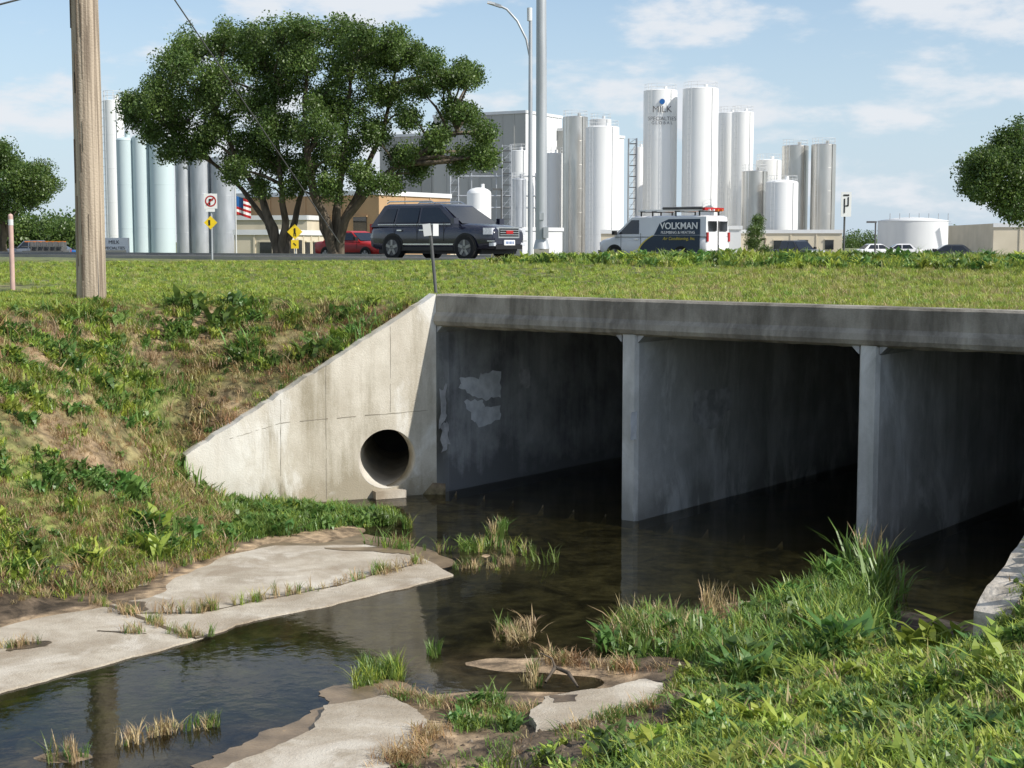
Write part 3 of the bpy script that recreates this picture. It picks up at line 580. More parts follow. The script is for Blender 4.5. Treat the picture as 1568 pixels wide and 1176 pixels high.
pts=[];rot=[];sc=[];ix=[]
def mass(p0,p1,top,Yd,n,amp=8):
    for _ in range(n):
        px=random.uniform(p0,p1); tp=top+amp*noise.noise(Vector((px*.045,3.1,Yd)))+amp*.5*noise.noise(Vector((px*.13,1.1,Yd))); py=random.uniform(tp,388); p=WY(px,py,Yd+random.uniform(-6,6)); pts.append(p)
        rot.append((random.uniform(0,6.3),)*3); sc.append(random.uniform(2.0,4.0)); ix.append(random.choice([0,1,2]))
mass(-80,125,340,220,1000,14); mass(1290,1345,358,400,150,5); mass(1440,1525,355,400,260,6); mass(940,990,370,400,60,5); mass(1300,1700,372,420,500,4)
instancer('distant_trees',pts,rot,sc,ix,LC)
# ---------- industrial plant
def silo(name,l,r_,top,Yd,k,base=2.0,dome=.10,rail=True,cage=True):
    b=MB(); R=(r_-l)/2/F*Yd; p=WY((l+r_)/2,top,Yd); zt=p.z; x=p.x; c=Vector((x,Yd,0)); zs=zt-R*dome
    b.lathe(c,[(R,base),(R,zs)],k,44); b.lathe(c,[(R*math.cos(math.radians(a)),zs+R*dome*math.sin(math.radians(a))) for a in (0,20,40,60,75,90)],k,44)
    nn_=max(3,int((zs-base)/2.5))
    for i in range(1,nn_+1):
        z=base+(zs-base)*i/nn_-.03; b.lathe(c,[(R+.004,z-.025),(R+.012,z),(R+.004,z+.025)],k,44)
    if rail:
        rr=R*.94
        for h in (.35,.7): b.tube([c+Vector((rr*math.cos(t*math.pi/12),rr*math.sin(t*math.pi/12),zs+h)) for t in range(25)],.017,'white2',5)
        for t in range(10): q_=c+Vector((rr*math.cos(t*math.pi/5),rr*math.sin(t*math.pi/5),zs)); b.cyl(q_,q_+Vector((0,0,.7)),.017,.017,'white2',5,False)
    b.cyl(c+Vector((R*.3,0,zs)),c+Vector((R*.3,0,zt+.35)),.18,.18,k,12)
    if cage:
        a=-2.3; d=Vector((math.cos(a),math.sin(a),0)); t_=Vector((-d.y,d.x,0))
        for sgn in (-.2,.2): b.cyl(c+d*(R+.12)+t_*sgn+Vector((0,0,base)),c+d*(R+.12)+t_*sgn+Vector((0,0,zs+.7)),.02,.02,'white2',5,False)
        z=base+1
        while z<zs: b.box(c+d*(R+.12)+Vector((0,0,z)),(.03,.4,.02),'white2',ax=d); z+=.6
        a=-1.0; d=Vector((math.cos(a),math.sin(a),0)); b.cyl(c+d*(R+.05)+Vector((0,0,base)),c+d*(R+.05)+Vector((0,0,zs)),.04,.04,k,6,False)
    return b.obj(name),c,R,zt
silo('storage_silo',158,188,153,112,'white')
for l,r_,t in ((178,204,210),(202,229,206),(228,265,208)): silo('storage_silo',l,r_,t,100,'teal',rail=False,cage=False,dome=.35)
for l,r_,t in ((268,292,240),(290,322,236),(322,360,240)): silo('steel_silo',l,r_,t,104,'steelp',rail=True,cage=False)
silo('storage_silo',833,862,234,168,'white'); silo('steel_silo',862,900,178,165,'steel',cage=True); silo('storage_silo',903,936,182,172,'white2'); silo('storage_silo',897,948,193,160,'white')
silo('storage_silo',970,987,225,178,'white',cage=False)
so,sc_,sR,sz=silo('storage_silo',986,1037,137,165,'white')
for bd,siz,py_ in (('MILK',1.0,170),('SPECIALTIES',.58,184),('G L O B A L',.45,190.5)):
    text('lettering',bd,siz,sc_+Vector((0,-sR-.12,0))+Vector((0,0,WY(1011,py_,165).z)),(1,0,0),(0,-1,0),'dgray',so)
lg=MB(); lc=sc_+Vector((0,-sR-.06,WY(1011,158,165).z)); lg.cyl(lc,lc+Vector((0,-.05,0)),.3,.3,'bcar',16); lg.obj('logo',so)
silo('storage_silo',1046,1100,134,163,'white'); silo('storage_silo',1100,1133,172,172,'white'); silo('storage_silo',1121,1154,171,168,'white')
silo('steel_silo',1136,1175,261,158,'steel'); silo('storage_silo',1158,1196,244,170,'white'); silo('storage_silo',1173,1222,275,155,'white',dome=.2)
silo('steel_silo',1198,1238,222,165,'steel'); silo('steel_silo',1243,1280,220,163,'steel')
silo('storage_silo',715,752,287,150,'white',dome=.5,rail=False,cage=False); silo('steel_silo',784,806,272,150,'steelp',dome=.3); silo('storage_silo',780,808,230,160,'white2')
def building(name,cpx,top,Yd,lenL,lenR,kL,kR,aL=(-.86,.5,0),seam=3,parapet=True,base=2.0,windows=0,roofk='roof',wz=None,door=False):
    b=MB(); C=WY(cpx,top,Yd); zt=C.z; C.z=base; a=Vector(aL).normalized(); r_=Vector((a.y,-a.x,0))
    if r_.y<0: r_=-r_
    H=zt-base; P=[C,C+a*lenL,C+a*lenL+r_*lenR,C+r_*lenR]; up=Vector((0,0,H))
    b.poly([P[0],P[1],P[1]+up,P[0]+up],kL); b.poly([P[3],P[0],P[0]+up,P[3]+up],kR); b.poly([P[1],P[2],P[2]+up,P[1]+up],kL); b.poly([P[2],P[3],P[3]+up,P[2]+up],kR); b.poly([p+up for p in P],roofk)
    for d,ln,nrm,k in ((a,lenL,-r_,kL),(r_,lenR,-a,kR)):
        s=seam
        while s<ln-.3: b.box(C+d*s+nrm*.03+Vector((0,0,H/2-.05)),(.12,.08,H-.15),k,ax=d); s+=seam
        b.box(C+d*ln/2+nrm*.06+Vector((0,0,H-.15)),(ln+.1,.14,.34),'white2' if parapet else k,ax=d)
        if windows:
            s=seam*.5; j=0
            while s<ln-.8:
                j+=1; wh=windows*1.1; zc=(wz or H*.55)
                if j%4==3: wh=2.0; zc=1.1
                b.box(C+d*s+nrm*.04+Vector((0,0,zc)),(windows,.1,wh),'glass',ax=d); b.box(C+d*s+nrm*.07+Vector((0,0,zc+wh*.5+.06)),(windows*1.15,.14,.1),kR,ax=d); s+=seam
    return b.obj(name)
building('process_building',805,169,176,13,9,'gray','white',seam=1.6)
building('process_building',742,200,186,16,6,'gray','gray',seam=1.6)
building('process_building',868,196,182,4,16,'gray','white',seam=2)
building('process_building',655,318,120,12,8,'beige','beige',seam=4)
building('office_building',580,292,112,14,10,'tan','tan',seam=3.5,windows=1.2)
building('office_building',425,352,96,3,9,'beige','beige',aL=(-.97,.2,0),seam=1.6,windows=.8)
building('office_building',470,330,110,7,9,'beige','beige',aL=(-.97,.2,0),seam=3,windows=1.0)
building('office_building',1290,352,140,14,12,'beige','beige',aL=(-.99,.1,0),seam=2.4,windows=.8)
building('office_building',1062,352,128,8,12,'beige','beige',aL=(-.99,.1,0),seam=3.2,windows=.8)
building('office_building',1135,346,138,5,8,'white2','white2',aL=(-.99,.1,0),seam=3.2)
building('office_building',1600,342,125,4.2,20,'beige','beige',aL=(-.98,.1,0),seam=2)
building('warehouse',800,348,140,14,8,'gray','white2',seam=4)
def tower(x0,x1,top,Yd):
    pr_=MB(); a=WY(x0,300,Yd).x; c_=WY(x1,300,Yd).x; zt=WY(x0,top,Yd).z
    for x_ in (a,c_):
        for yy in (-.5,.5): pr_.cyl((x_,Yd+yy,2),(x_,Yd+yy,zt),.06,.06,'steelp',6)
    z=4
    while z<zt: pr_.box(((a+c_)/2,Yd,z),(c_-a,1,.06),'dgray'); pr_.box(((a+c_)/2,Yd-.5,z+.5),(c_-a,.04,.04),'steelp'); pr_.cyl((a,Yd-.5,z),(c_,Yd-.5,min(zt,z+1.2)),.03,.03,'steelp',4,False); z+=1.2
    pr_.obj('access_tower')
tower(962,974,212,165); tower(769,783,222,158); tower(690,702,270,158)
pr_=MB()
for z_ in (270,300,318): a=WY(700,z_,158); c_=WY(835,z_,158); pr_.cyl(a,c_,.09,.09,'steelp',8)
for x_ in (722,760,820): a=WY(x_,300,158); pr_.cyl((a.x,158.2,2),(a.x,158.2,WY(x_,265,158).z),.06,.06,'steelp',6)
pr_.obj('pipe_rack')
t=MB(); c=WY(1398,338,190); R=52/F*190; t.lathe((c.x,c.y,0),[(R,2.0),(R,c.z-.1)],'white2',48); t.lathe((c.x,c.y,0),[(R*1.01,c.z-.1),(R*1.01,c.z),(R*.5,c.z+.35),(0,c.z+.5)],'white2',48)
for i in range(14): t.box((c.x+R*.75+i*.16,c.y-R-.1,c.z-.2-i*.24),(.3,.7,.05),'steelp')
for i in range(7): t.cyl((c.x-R*.8+i*R*.28,c.y-R*.5,c.z),(c.x-R*.8+i*R*.28,c.y-R*.5,c.z+.9),.05,.05,'steelp',5)
t.obj('storage_tank')
# ---------- road and lots
rd=MB()
def strip(b0,b1,z,k,a0=-260,a1=200): rd.poly([HW(a0,b0,z),HW(a1,b0,z),HW(a1,b1,z),HW(a0,b1,z)],k)
M['ymark']=mat('yellow_marking',(.6,.42,.05),(.5,.35,.05),3); M['wmark']=mat('white_marking',(.7,.7,.68),(.6,.6,.58),3)
strip(16.2,25.2,3.415,'road'); strip(20.55,20.67,3.419,'ymark'); strip(20.8,20.92,3.419,'ymark'); strip(16.5,16.62,3.419,'wmark'); strip(24.8,24.92,3.419,'wmark')
rd.obj('road')
rd=MB(); strip(34,43,3.045,'road',-200,160); strip(38.4,38.5,3.049,'ymark',-200,160); rd.obj('road')
rd=MB(); strip(61,180,2.315,'lot',-160,160); rd.obj('parking_lot')
kb=MB()
for s_ in (16.05,25.35): kb.prism([HW(-260,s_-.07,3.3),HW(200,s_-.07,3.3),HW(200,s_+.07,3.3),HW(-260,s_+.07,3.3)],(0,0,.2),'lot')
kb.obj('kerb')
# ---------- vehicles
def vehicle(name,loc,head,st,gh,paint,kind='suv',wheelx=(1.5,-1.45),wr=.38,extras=None):
    b=MB()
    def sec(x,zb,zt,w):
        h=zt-zb; return [(x,w*.86,zb),(x,w*.97,zb+.05*h),(x,w,zb+.3*h),(x,w,zb+.62*h),(x,w*.975,zb+.84*h),(x,w*.90,zb+.97*h),(x,w*.5,zt+.02),(x,0,zt+.03)]
    rings=[]
    for s in st:
        h=sec(*s); rings.append(h+[(x,-y,z) for x,y,z in h[-2::-1]])
    m=len(rings[0]); vs=[p for r in rings for p in r]
    b.add(vs,[(i*m+j,i*m+(j+1)%m,(i+1)*m+(j+1)%m,(i+1)*m+j) for i in range(len(rings)-1) for j in range(m)],paint,True)
    b.poly(rings[0],paint); b.poly(rings[-1][::-1],paint)
    xb0,xb1,xt0,xt1,z0,z1,w0,w1=gh
    def sd(x,t,sg,o=0): return (x,sg*((w0+(w1-w0)*t)+o),z0+(z1-z0)*t+o*.3)
    bl=[(xb0,w0,z0-.05),(xb1,w0,z0-.05),(xb1,-w0,z0-.05),(xb0,-w0,z0-.05)]; tl=[(xt0,w1,z1),(xt1,w1,z1),(xt1,-w1,z1),(xt0,-w1,z1)]
    b.add(bl+tl,[(0,1,5,4),(1,2,6,5),(2,3,7,6),(3,0,4,7)],paint)
    rt=[(xt0+.12,w1*.86,z1+.06),(xt1-.2,w1*.86,z1+.06),(xt1-.2,-w1*.86,z1+.06),(xt0+.12,-w1*.86,z1+.06)]
    b.add(tl+rt,[(0,1,5,4),(1,2,6,5),(2,3,7,6),(3,0,4,7),(4,5,6,7)],paint,False)
    def rx(t): return xb0+(xt0-xb0)*t
    def fx_(t): return xb1+(xt1-xb1)*t
    def cross(front,t0,t1,e=.06):
        X_=fx_ if front else rx; o=.012 if front else -.012
        pts=[(X_(t)+o,sg*((w0+(w1-w0)*t)-e),z0+(z1-z0)*t+.006) for t,sg in ((t0,1),(t0,-1),(t1,-1),(t1,1))]; b.poly(pts if front else pts[::-1],'glass')
    cross(True,.06,.94)
    if kind!='boxvan': cross(False,.1,.9)
    for sg in (1,-1):
        for (xa,xc,xd,xe,t0,t1) in extras['win']:
            b.poly([sd(xa,t0,sg,.01),sd(xc,t0,sg,.01),sd(xd,t1,sg,.01),sd(xe,t1,sg,.01)],'glass')
        W=st[len(st)//2][3]
        for x in wheelx:
            n=28; ring=[(x+math.cos(2*math.pi*i/n)*(wr+.07),sg*(W+.006),wr+math.sin(2*math.pi*i/n)*(wr+.07)) for i in range(n)]; b.poly([p for p in ring if p[2]>.2],'black')
            b.cyl((x,sg*(W-.22),wr),(x,sg*(W+.03),wr),wr,wr,'tyre',28); b.cyl((x,sg*(W+.03),wr),(x,sg*(W+.035),wr),wr*.66,wr*.64,'dgray',24)
            for k in range(5):
                a=k*math.pi*2/5+.3; d=Vector((math.cos(a),0,math.sin(a))); c_=Vector((x,sg*(W+.045),wr))+d*wr*.34; b.box(c_,(wr*.58,.02,.09),'rim',ax=d,ay=(0,1,0))
            b.cyl((x,sg*(W+.03),wr),(x,sg*(W+.055),wr),.08,.07,'rim',12)
        mx_=xb1-.15; b.box((mx_,sg*(w0+.17),z0+.12),(.14,.22,.18),paint if kind=='suv' else 'black')
        for xd_ in extras.get('seam',[]): b.box((xd_,sg*(W+.003),(z0+.4)/2+.15),(.014,.008,z0-.5),'black')
        for xd_ in extras.get('handle',[]): b.box((xd_,sg*(W+.02),z0-.16),(.2,.04,.04),'chrome')
        b.box((sum(wheelx)/2,sg*(W-.005),.36),(abs(wheelx[0]-wheelx[1])-2*wr-.15,.03,.12),'black')
    b.box((0,0,.3),(abs(st[0][0])*1.7,st[len(st)//2][3]*1.7,.2),'black')
    if extras.get('fn'): extras['fn'](b,W)
    ang=math.atan2(head.y,head.x); xf=Matrix.Translation(loc)@Matrix.Rotation(ang,4,'Z')
    return b.obj(name,xf=xf),xf
def suvx(b,W):
    b.box((2.50,0,.86),(.1,1.02,.34),'chrome'); b.box((2.535,0,.86),(.06,.92,.25),'black')
    for z in (.79,.86,.93): b.box((2.56,0,z),(.03,.9,.02),'chrome')
    b.box((2.575,0,.87),(.02,.34,.1),'rcar')
    for sg in (1,-1):
        b.box((2.36,sg*.74,.90),(.28,.3,.2),'lamp',ax=(.94,-sg*.34,0)); b.box((2.47,sg*.66,.5),(.16,.3,.1),'lamp',ax=(.96,-sg*.25,0)); b.box((2.45,sg*.7,.6),(.18,.35,.03),'chrome',ax=(.96,-sg*.25,0))
        b.tube([(-1.9,sg*.72,1.80),(-1.8,sg*.72,1.86),(.0,sg*.72,1.85),(.15,sg*.72,1.78)],.022,'chrome',6)
        b.box((-2.50,sg*.78,1.0),(.1,.18,.3),'rcar'); b.box((.1,sg*(W+.012),.5),(2.1,.02,.035),'chrome'); b.box((-.55,sg*.955,1.12),(3.1,.02,.02),'chrome')
    b.box((2.56,0,.55),(.04,.52,.16),'white'); b.box((2.53,0,.42),(.06,1.3,.14),'black'); b.box((2.5,0,.66),(.12,1.4,.05),'navy')
    for k in range(6): b.box((2.584,-.18+k*.07,.55),(.01,.035,.08),'bcar')
suvst=[(-2.55,.5,.95,.78),(-2.5,.40,1.05,.88),(-2.3,.34,1.12,.95),(-1.6,.3,1.12,.99),(-.3,.3,1.12,1.0),(.9,.3,1.12,1.0),(1.2,.3,1.14,1.0),(1.7,.31,1.11,.99),(2.1,.33,1.07,.95),(2.36,.36,1.02,.88),(2.48,.42,.96,.80),(2.54,.5,.9,.72)]
p=WY(684,398,47.2); sv,_=vehicle('suv',Vector((p.x,p.y,3.419)),E1,suvst,(-2.45,1.45,-2.0,.45,1.10,1.72,.94,.74),'navy','suv',extras=dict(win=[(-2.15,-1.45,-1.4,-1.85,.14,.84),(-1.36,-.42,-.42,-1.3,.12,.88),(-.32,1.0,.34,-.32,.12,.88)],seam=[-1.35,-.37,.75],handle=[-1.1,-.15],fn=suvx),wheelx=(1.62,-1.42),wr=.39)
vst=[(-2.85,.5,1.15,.94),(-2.8,.42,1.2,.99),(-2.5,.38,1.22,1.0),(0,.36,1.22,1.0),(1.5,.36,1.22,1.0),(1.9,.36,1.2,.98),(2.4,.38,1.12,.94),(2.75,.42,1.02,.86),(2.85,.5,.95,.78)]
M['vgraph']=mat('dark_wrap',(.02,.04,.07),(.017,.035,.06),2,rough=.3); M['vyel']=mat('wrap_yellow',(.75,.6,.08),(.7,.55,.07),2,rough=.3)
def vanx(b,W):
    w0,w1,z0,z1=.985,.88,1.22,2.02; o=.012
    def up(x,z,o=.012): return (x,W+o,z)
    arc=[(.55-.75*((i/8)**2),.5+.72*i/8) for i in range(9)]
    b.poly([up(-2.55,.5,o)]+[up(x,z,o) for x,z in arc]+[up(-2.55,1.22,o)],'vgraph')
    b.poly([(-2.55,w0+.014,1.24),(-.2,w0+.014,1.24),(-.45,w0-.07+.014,1.75),(-.9,w1+.03,1.93),(-2.5,w1+.03,1.93)],'vgraph')
    for i in range(8):
        (xa,za),(xc,zc)=arc[i],arc[i+1]; b.poly([up(xa,za,o+.005),up(xa+.09,za,o+.005),up(xc+.09,zc,o+.005),up(xc,zc,o+.005)],'vyel')
    for sg in (1,-1):
        b.box((-2.845,sg*.45,1.62),(.06,.62,.42),'glass'); b.box((-2.87,sg*.9,1.15),(.06,.12,.4),'rcar')
        b.box((2.78,sg*.66,.85),(.12,.3,.16),'lamp')
    b.box((-2.87,0,1.2),(.03,.02,1.3),'black'); b.box((-2.92,0,.5),(.14,1.8,.14),'dgray'); b.box((-2.89,-.2,.72),(.03,.36,.18),'white'); b.box((2.83,0,.8),(.06,1.0,.25),'black'); b.box((2.85,0,.5),(.12,1.7,.14),'dgray')
    for x in (-2.4,-1.2,0,.6):
        b.box((x,0,2.26),(.05,1.7,.05),'black')
        for s2 in (1,-1): b.box((x,s2*.8,2.17),(.05,.05,.2),'black')
    for y_ in (-.55,-.2,.15,.5): b.box((-.9,y_,2.31),(3.7,.05,.09),'orange' if y_<0 else 'white')
    for i in range(12): b.box((-2.6+i*.3,.32,2.31),(.04,.35,.04),'white'); b.box((-2.6+i*.3,-.38,2.31),(.04,.35,.04),'orange')
    b.box((-2.6,0,2.36),(.12,1.6,.12),'rcar'); b.cyl((-.5,.75,2.4),(-2.5,.75,2.4),.06,.06,'dgray',8)
p=WY(1014,395,66); va,vxf=vehicle('work_van',Vector((p.x,66,3.05)),-E1,vst,(-2.84,1.95,-2.78,1.05,1.22,2.02,.985,.88),'wcar','boxvan',extras=dict(win=[(.6,1.7,1.05,.65,.08,.85)],seam=[.5,1.55],handle=[.7],fn=vanx),wheelx=(1.9,-1.6),wr=.38)
def vtext(body,size,x,z,k,sh=0,off=0):
    o_=vxf@Vector((x,1.035,z)); nrm=(vxf.to_3x3()@Vector((0,1,0))); ax=(vxf.to_3x3()@Vector((-1,0,0))); text('lettering',body,size,o_,ax,nrm,k,va,sh,off=off)
vtext('VOLKMAN',.40,-1.5,1.62,'white',0,.02); vtext('PLUMBING & HEATING',.17,-1.45,1.34,'white'); vtext('Air Conditioning, Inc.',.19,-1.5,1.08,'vyel',.3)
car_st=[(-2.3,.45,.85,.72),(-2.2,.35,.95,.82),(-1.5,.28,.98,.88),(0,.26,.98,.9),(1.2,.27,.95,.89),(1.9,.3,.85,.82),(2.25,.38,.72,.7)]
def cx(b,W):
    for sg in (1,-1): b.box((2.1,sg*.6,.68),(.2,.3,.12),'lamp'); b.box((-2.24,sg*.62,.78),(.1,.28,.14),'rcar')
    b.box((2.22,0,.6),(.08,.7,.14),'black'); b.box((2.2,0,.4),(.1,1.3,.1),'black')
def sedan(px,Yd,head,k,z=2.32,nm='parked_car'):
    p=WY(px,390,Yd); vehicle(nm,Vector((p.x,Yd,z)),Vector(head).normalized(),car_st,(-1.7,1.0,-1.1,.2,.97,1.42,.84,.62),k,'car',extras=dict(win=[(-1.3,-.3,-.3,-1.0,.1,.9),(-.22,.75,.2,-.22,.1,.9)],seam=[-.26,.8],fn=cx),wheelx=(1.4,-1.35),wr=.32)
sedan(1450,104,(-1,.2,0),'dcar'); sedan(1345,140,(1,.1,0),'wcar'); sedan(1375,142,(-1,.1,0),'wcar'); sedan(548,74,E1,'rcar',3.05); sedan(92,128,(1,0,0),'bcar')
def pk(b,W):
    b.box((-1.75,0,1.04),(1.9,1.5,.06),'black'); b.box((2.72,0,.85),(.06,1.1,.3),'chrome')
    for sg in (1,-1): b.box((2.66,sg*.7,.88),(.14,.28,.2),'lamp'); b.box((-2.76,sg*.8,.9),(.06,.14,.3),'rcar')
pst=[(-2.78,.5,1.02,.9),(-2.7,.45,1.05,.96),(0,.42,1.06,.98),(1.3,.42,1.08,.98),(2.4,.45,1.04,.94),(2.7,.5,.98,.86)]
def pickup(px,Yd,head,k,z=2.32):
    p=WY(px,390,Yd); vehicle('pickup_truck',Vector((p.x,Yd,z)),Vector(head).normalized(),pst,(-.75,1.45,-.6,.75,1.06,1.72,.9,.74),k,'car',extras=dict(win=[(-.6,.2,.2,-.5,.1,.9),(.3,1.2,.72,.3,.1,.9)],seam=[.25,1.3],fn=pk),wheelx=(1.8,-1.7),wr=.38)
pickup(1215,118,(.55,-.84,0),'dcar'); pickup(55,126,(-1,.1,0),'scar')
tl=MB(); p=WY(70,392,122); zb=2.4
for i in range(6): tl.box((p.x-1+i*.5,122,zb+1.1),(.06,1.5,1.0),'dgray')
tl.box((p.x,122,zb+.8),(3.4,1.6,.12),'dgray'); tl.box((p.x,122,zb+1.6),(3.4,.06,.08),'orange'); tl.box((p.x,121.2,zb+1.2),(3.4,.06,.06),'dgray')
for x in (-.6,.4): tl.cyl((p.x+x,121.1,zb+.3),(p.x+x,121.3,zb+.3),.32,.32,'tyre',16)
tl.obj('utility_trailer')
# ---------- poles, signs, lines
wp=MB(); pb=WY(140,458,24.9); topz=15
path=[];rad=[]
for i in range(14):
    t=i/13; path.append((pb.x+.02*math.sin(t*5),pb.y,2.7+(topz-2.7)*t)); rad.append(.245-.05*t)
wp.tube(path,rad,'wood',20)
wp.box((pb.x,pb.y,topz-.6),(2.4,.12,.14),'wood')
for x in (-1.1,-.6,.6,1.1): wp.cyl((pb.x+x,pb.y,topz-.53),(pb.x+x,pb.y,topz-.3),.05,.04,'dgray',8)
for k in range(16):
    a=random.uniform(-2.6,-.5); z0_=random.uniform(3.2,8.5); d=Vector((math.cos(a),math.sin(a),0)); rr=.240-.05*(z0_-2.7)/12.3; c_=Vector((pb.x,pb.y,0))+d*rr
    wp.box(c_+Vector((0,0,z0_)),(.02,random.uniform(.006,.012),random.uniform(.3,1.4)),'bark',ax=d)
wp.cyl((pb.x+.17,pb.y-.17,2.9),(pb.x+.14,pb.y-.15,9),.010,.010,'dgray',6)
wp.obj('utility_pole')
gw=MB()
a=WY(270,0,45)+(WY(270,0,45)-WY(495,325,60))*.35; c_=WY(520,372,61); gw.tube([a.lerp(c_,i/10) for i in range(11)],.022,'dgray',5)
a=WY(-20,12,30); c_=WY(45,-5,30); gw.tube([a,c_],.02,'dgray',5); gw.obj('guy_wire')
sp=MB(); PY=41.3; p=WY(829,398,PY); sp.tube([(p.x,PY,3.3),(p.x-.01,PY,9),(p.x-.03,PY,15)],[.165,.145,.12],'steelp',20)
sp.box((p.x,PY,3.55),(.42,.42,.5),'lot'); sp.cyl((p.x,PY,3.8),(p.x,PY,4.05),.23,.17,'steelp',16); sp.box((p.x+.12,PY-.2,4.25),(.14,.1,.3),'steelp'); sp.box((p.x,PY-.165,4.7),(.12,.03,.2),'steelp')
sp.tube([(p.x-.03,PY,14.6),(p.x-1.2,PY-.2,14.9),(p.x-2.2,PY-.4,15)],.06,'steelp',8); sp.obj('traffic_signal_pole')
sl=MB(); p=WY(812,380,58); zt=WY(812,30,58).z; sl.tube([(p.x,58,3.1),(p.x,58,zt)],[.1,.07],'steelp',14)
q1=WY(806,60,58);q2=WY(792,32,58);q3=WY(776,14,58);q4=WY(765,9,58); sl.tube([(p.x,58,q1.z-.8),q1,q2,q3,q4],.045,'steelp',8)
sl.box(WY(758,7,58),(.5,.22,.1),'steelp',ax=(.93,0,-.3) ,ay=(0,1,0)); sl.box(WY(752,5,58),(.3,.26,.08),'lamp',ax=(.95,0,-.2),ay=(0,1,0)); sl.cyl(WY(811,32,58),WY(811,12,58),.1,.1,'white2',12)
sl.obj('street_lamp')
def signpost(px,Yd,pt,k='steelp',r=.035):
    b=MB(); p=WY(px,pt,Yd); b.cyl((p.x,Yd,2.9),(p.x,Yd,p.z),r,r,k,8); return b,p
def disc_ring(b,c,R,r,k):
    n=28; vs=[]
    for i in range(n): a=2*math.pi*i/n; vs+=[(c[0]+R*math.cos(a),c[1],c[2]+R*math.sin(a)),(c[0]+r*math.cos(a),c[1],c[2]+r*math.sin(a))]
    b.add(vs,[(2*i,2*((i+1)%n),2*((i+1)%n)+1,2*i+1) for i in range(n)],k)
b,p=signpost(323,50,296); c=WY(323,308,50); b.box((c.x,49.95,c.z),(.44,.02,.5),'white'); disc_ring(b,(c.x,49.935,c.z),.19,.145,'rcar'); b.box((c.x-.03,49.93,c.z-.03),(.05,.01,.2),'black'); b.box((c.x+.02,49.93,c.z+.05),(.14,.01,.05),'black'); b.box((c.x,49.92,c.z),(.34,.01,.04),'rcar',ax=(.7,0,.7),ay=(0,1,0))
c2=WY(323,341,50); b.box((c2.x,49.94,c2.z),(.32,.02,.32),'yellow',ax=(.707,0,.707),ay=(0,1,0)); b.box((c2.x-.04,49.925,c2.z),(.06,.01,.18),'black'); b.box((c2.x,49.95,WY(323,322,50).z),(.3,.02,.1),'white'); b.obj('no_turn_sign')
Q=63; b,p=signpost(452,Q,345); c=WY(452,355,Q); b.box((c.x,Q-.1,c.z),(.46,.02,.46),'yellow',ax=(.707,0,.707),ay=(0,1,0)); b.cyl((c.x,Q-.12,c.z+.12),(c.x,Q-.13,c.z+.12),.04,.04,'black',10); b.box((c.x,Q-.12,c.z),(.07,.01,.16),'black'); b.box((c.x-.03,Q-.12,c.z-.12),(.03,.01,.14),'black'); b.box((c.x+.04,Q-.12,c.z-.12),(.03,.01,.14),'black')
c=WY(452,374,Q); b.box((c.x,Q-.1,c.z),(.32,.02,.36),'yellow'); b.box((c.x,Q-.12,c.z),(.16,.01,.04),'black',ax=(.7,0,-.7),ay=(0,1,0)); b.obj('pedestrian_crossing_sign')
b,p=signpost(1294,52,294,'dgray'); c=WY(1295,313,52); b.box((c.x,51.93,c.z),(.36,.02,.86),'white'); b.box((c.x-.06,51.91,c.z-.05),(.04,.01,.5),'black'); b.box((c.x+.07,51.91,c.z+.1),(.04,.01,.3),'black'); b.box((c.x+.03,51.91,c.z-.05),(.1,.01,.04),'black'); b.box((c.x,51.91,c.z+.32),(.2,.01,.05),'black'); b.obj('lane_use_sign')
b=MB(); p0=WY(669,440,24.6); p0.z=2.95; p1=WY(656,343,24.6); b.cyl(p0,p1+Vector((.02,0,0)),.028,.028,'dgray',8); b.box(WY(654,352,24.55),(.13,.015,.2),'white2',ax=(.99,0,.12),ay=(0,1,0)); b.box(WY(667,352,24.62),(.11,.015,.2),'white2',ax=(.8,.6,0)); b.obj('object_marker_sign')
b=MB(); p=WY(19,422,27.5); b.cyl((p.x,27.5,2.9),(p.x,27.5,WY(19,330,27.5).z),.045,.045,'pink',12); b.cyl((p.x,27.5,WY(19,345,27.5).z),(p.x,27.5,WY(19,336,27.5).z),.048,.048,'white2',12); b.lathe((p.x,27.5,0),[(.045,WY(19,330,27.5).z),(.03,WY(19,328,27.5).z),(0,WY(19,327,27.5).z)],'pink',12); b.obj('utility_marker_post')
b=MB(); p=WY(176,392,70); b.box((p.x,70,WY(176,378,70).z),(1.35,.2,.85),'white'); b.box((p.x,70,3.4),(1.1,.3,.4),'beige'); eo=b.obj('entrance_sign'); text('lettering','SPECIALTIES',.19,Vector((p.x,69.88,WY(176,380,70).z)),(1,0,0),(0,-1,0),'black',eo); text('lettering','MILK',.24,Vector((p.x,69.88,WY(176,371,70).z)),(1,0,0),(0,-1,0),'black',eo)
b=MB(); p=WY(362,395,75); zt=WY(362,300,75).z; b.cyl((p.x,75,2.8),(p.x,75,zt+.4),.04,.03,'white2',8)
for i in range(7):
    for k in range(6):
        x0=p.x+.05+k*.12; x1=x0+.12; z1=zt-i*.13; y0=75+.06*math.sin(k*1.4);y1=75+.06*math.sin((k+1)*1.4)
        b.poly([(x0,y0,z1-.13-k*.04),(x1,y1,z1-.13-(k+1)*.04),(x1,y1,z1-(k+1)*.04),(x0,y0,z1-k*.04)],'bcar' if (i<4 and k<3) else ('rcar' if i%2==0 else 'white'))
b.obj('flag')
for px in (768,1340):
    b=MB(); p=WY(px,375,110); zt=WY(px,290 if px<1000 else 340,110).z; b.cyl((p.x,110,2.2),(p.x,110,zt),.07,.06,'dgray',8); b.box((p.x-.3,110,zt),(.7,.3,.14),'dgray'); b.obj('parking_lot_lamp')
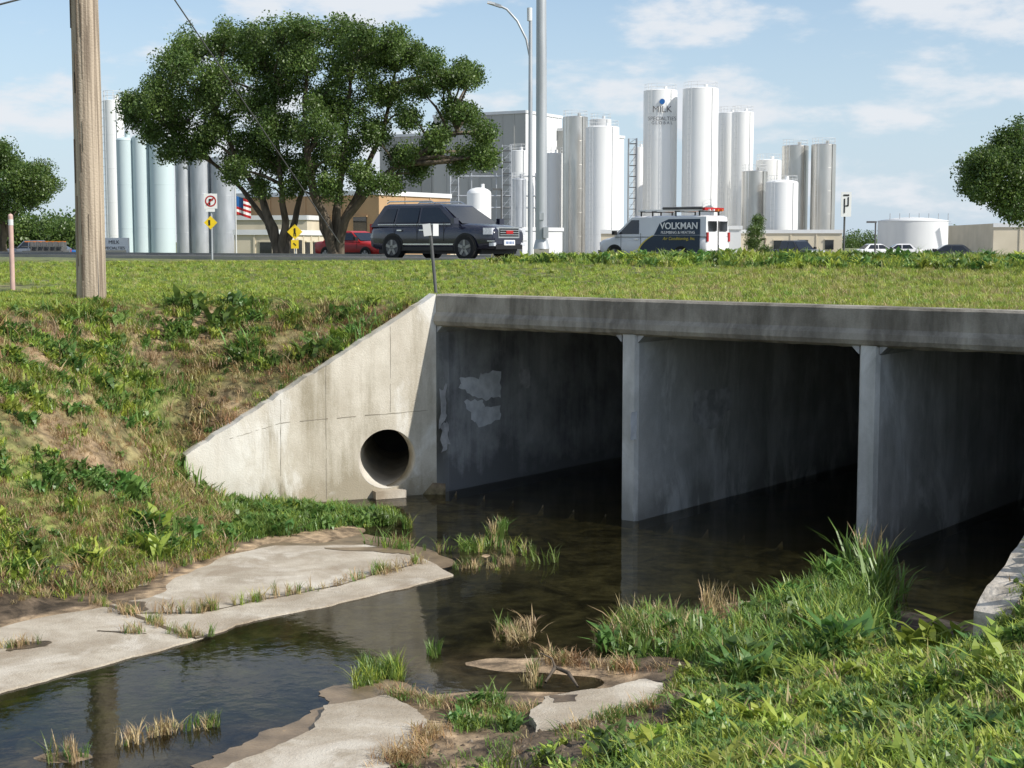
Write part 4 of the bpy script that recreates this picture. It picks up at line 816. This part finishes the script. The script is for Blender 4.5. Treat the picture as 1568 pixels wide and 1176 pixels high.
# ---------- world
wd=bpy.data.worlds.new('World'); S.world=wd; wd.use_nodes=True; nt=wd.node_tree; N=nt.nodes; L=nt.links
bg=N['Background']; bg.inputs[1].default_value=.14
sh=E1*1.2+E2*.19; sun=Vector((sh.x,sh.y,1.0)).normalized()
sky=N.new('ShaderNodeTexSky'); sky.sky_type='NISHITA'; sky.sun_disc=False; sky.sun_elevation=math.asin(sun.z); sky.sun_rotation=math.atan2(sun.x,sun.y); sky.air_density=1.0; sky.dust_density=.5; sky.ozone_density=2.0
tc=N.new('ShaderNodeTexCoord'); mp=N.new('ShaderNodeMapping'); mp.inputs['Scale'].default_value=(1,1,2.8); mp.inputs['Location'].default_value=(.35,0,.1)
n1=N.new('ShaderNodeTexNoise'); n1.inputs['Scale'].default_value=8.5; n1.inputs['Detail'].default_value=10; n1.inputs['Roughness'].default_value=.55; n1.inputs['Distortion'].default_value=.1
rp=N.new('ShaderNodeMapRange'); rp.interpolation_type='SMOOTHSTEP'; rp.inputs[1].default_value=.47; rp.inputs[2].default_value=.60; rp.inputs[3].default_value=0; rp.inputs[4].default_value=.88
spx=N.new('ShaderNodeSeparateXYZ'); L.new(tc.outputs['Generated'],spx.inputs[0]); hzr=N.new('ShaderNodeMapRange'); hzr.interpolation_type='SMOOTHSTEP'; hzr.inputs[1].default_value=-.02; hzr.inputs[2].default_value=.26; hzr.inputs[3].default_value=.85; hzr.inputs[4].default_value=.05; L.new(spx.outputs[2],hzr.inputs[0])
hm=N.new('ShaderNodeMix'); hm.data_type='RGBA'; hm.inputs[7].default_value=(4.0,5.0,6.1,1); L.new(hzr.outputs[0],hm.inputs[0]); L.new(sky.outputs[0],hm.inputs[6])
mx=N.new('ShaderNodeMix'); mx.data_type='RGBA'; mx.inputs[7].default_value=(5.9,6.1,6.4,1)
L.new(tc.outputs['Generated'],mp.inputs[0]); L.new(mp.outputs[0],n1.inputs['Vector']); L.new(n1.outputs[0],rp.inputs[0]); L.new(rp.outputs[0],mx.inputs[0]); L.new(hm.outputs[2],mx.inputs[6]); L.new(mx.outputs[2],bg.inputs[0])
sd_=bpy.data.lights.new('sun','SUN'); sd_.energy=5.0; sd_.angle=math.radians(.5); sd_.color=(1,.955,.88); so_=bpy.data.objects.new('sun',sd_); S.collection.objects.link(so_); so_.rotation_euler=sun.to_track_quat('Z','Y').to_euler(); so_.location=(20,0,40)
cd=bpy.data.cameras.new('camera'); cd.sensor_width=36; cd.lens=36*F/1568; cd.clip_end=9000; cd.clip_start=.1
co=bpy.data.objects.new('camera',cd); S.collection.objects.link(co); co.location=(0,0,EYE); co.rotation_euler=(math.pi/2-TH,0,0); S.camera=co
S.view_settings.view_transform='Standard'; S.view_settings.look='None'; S.view_settings.exposure=0
print('instances',len(GPc[0]),nl)
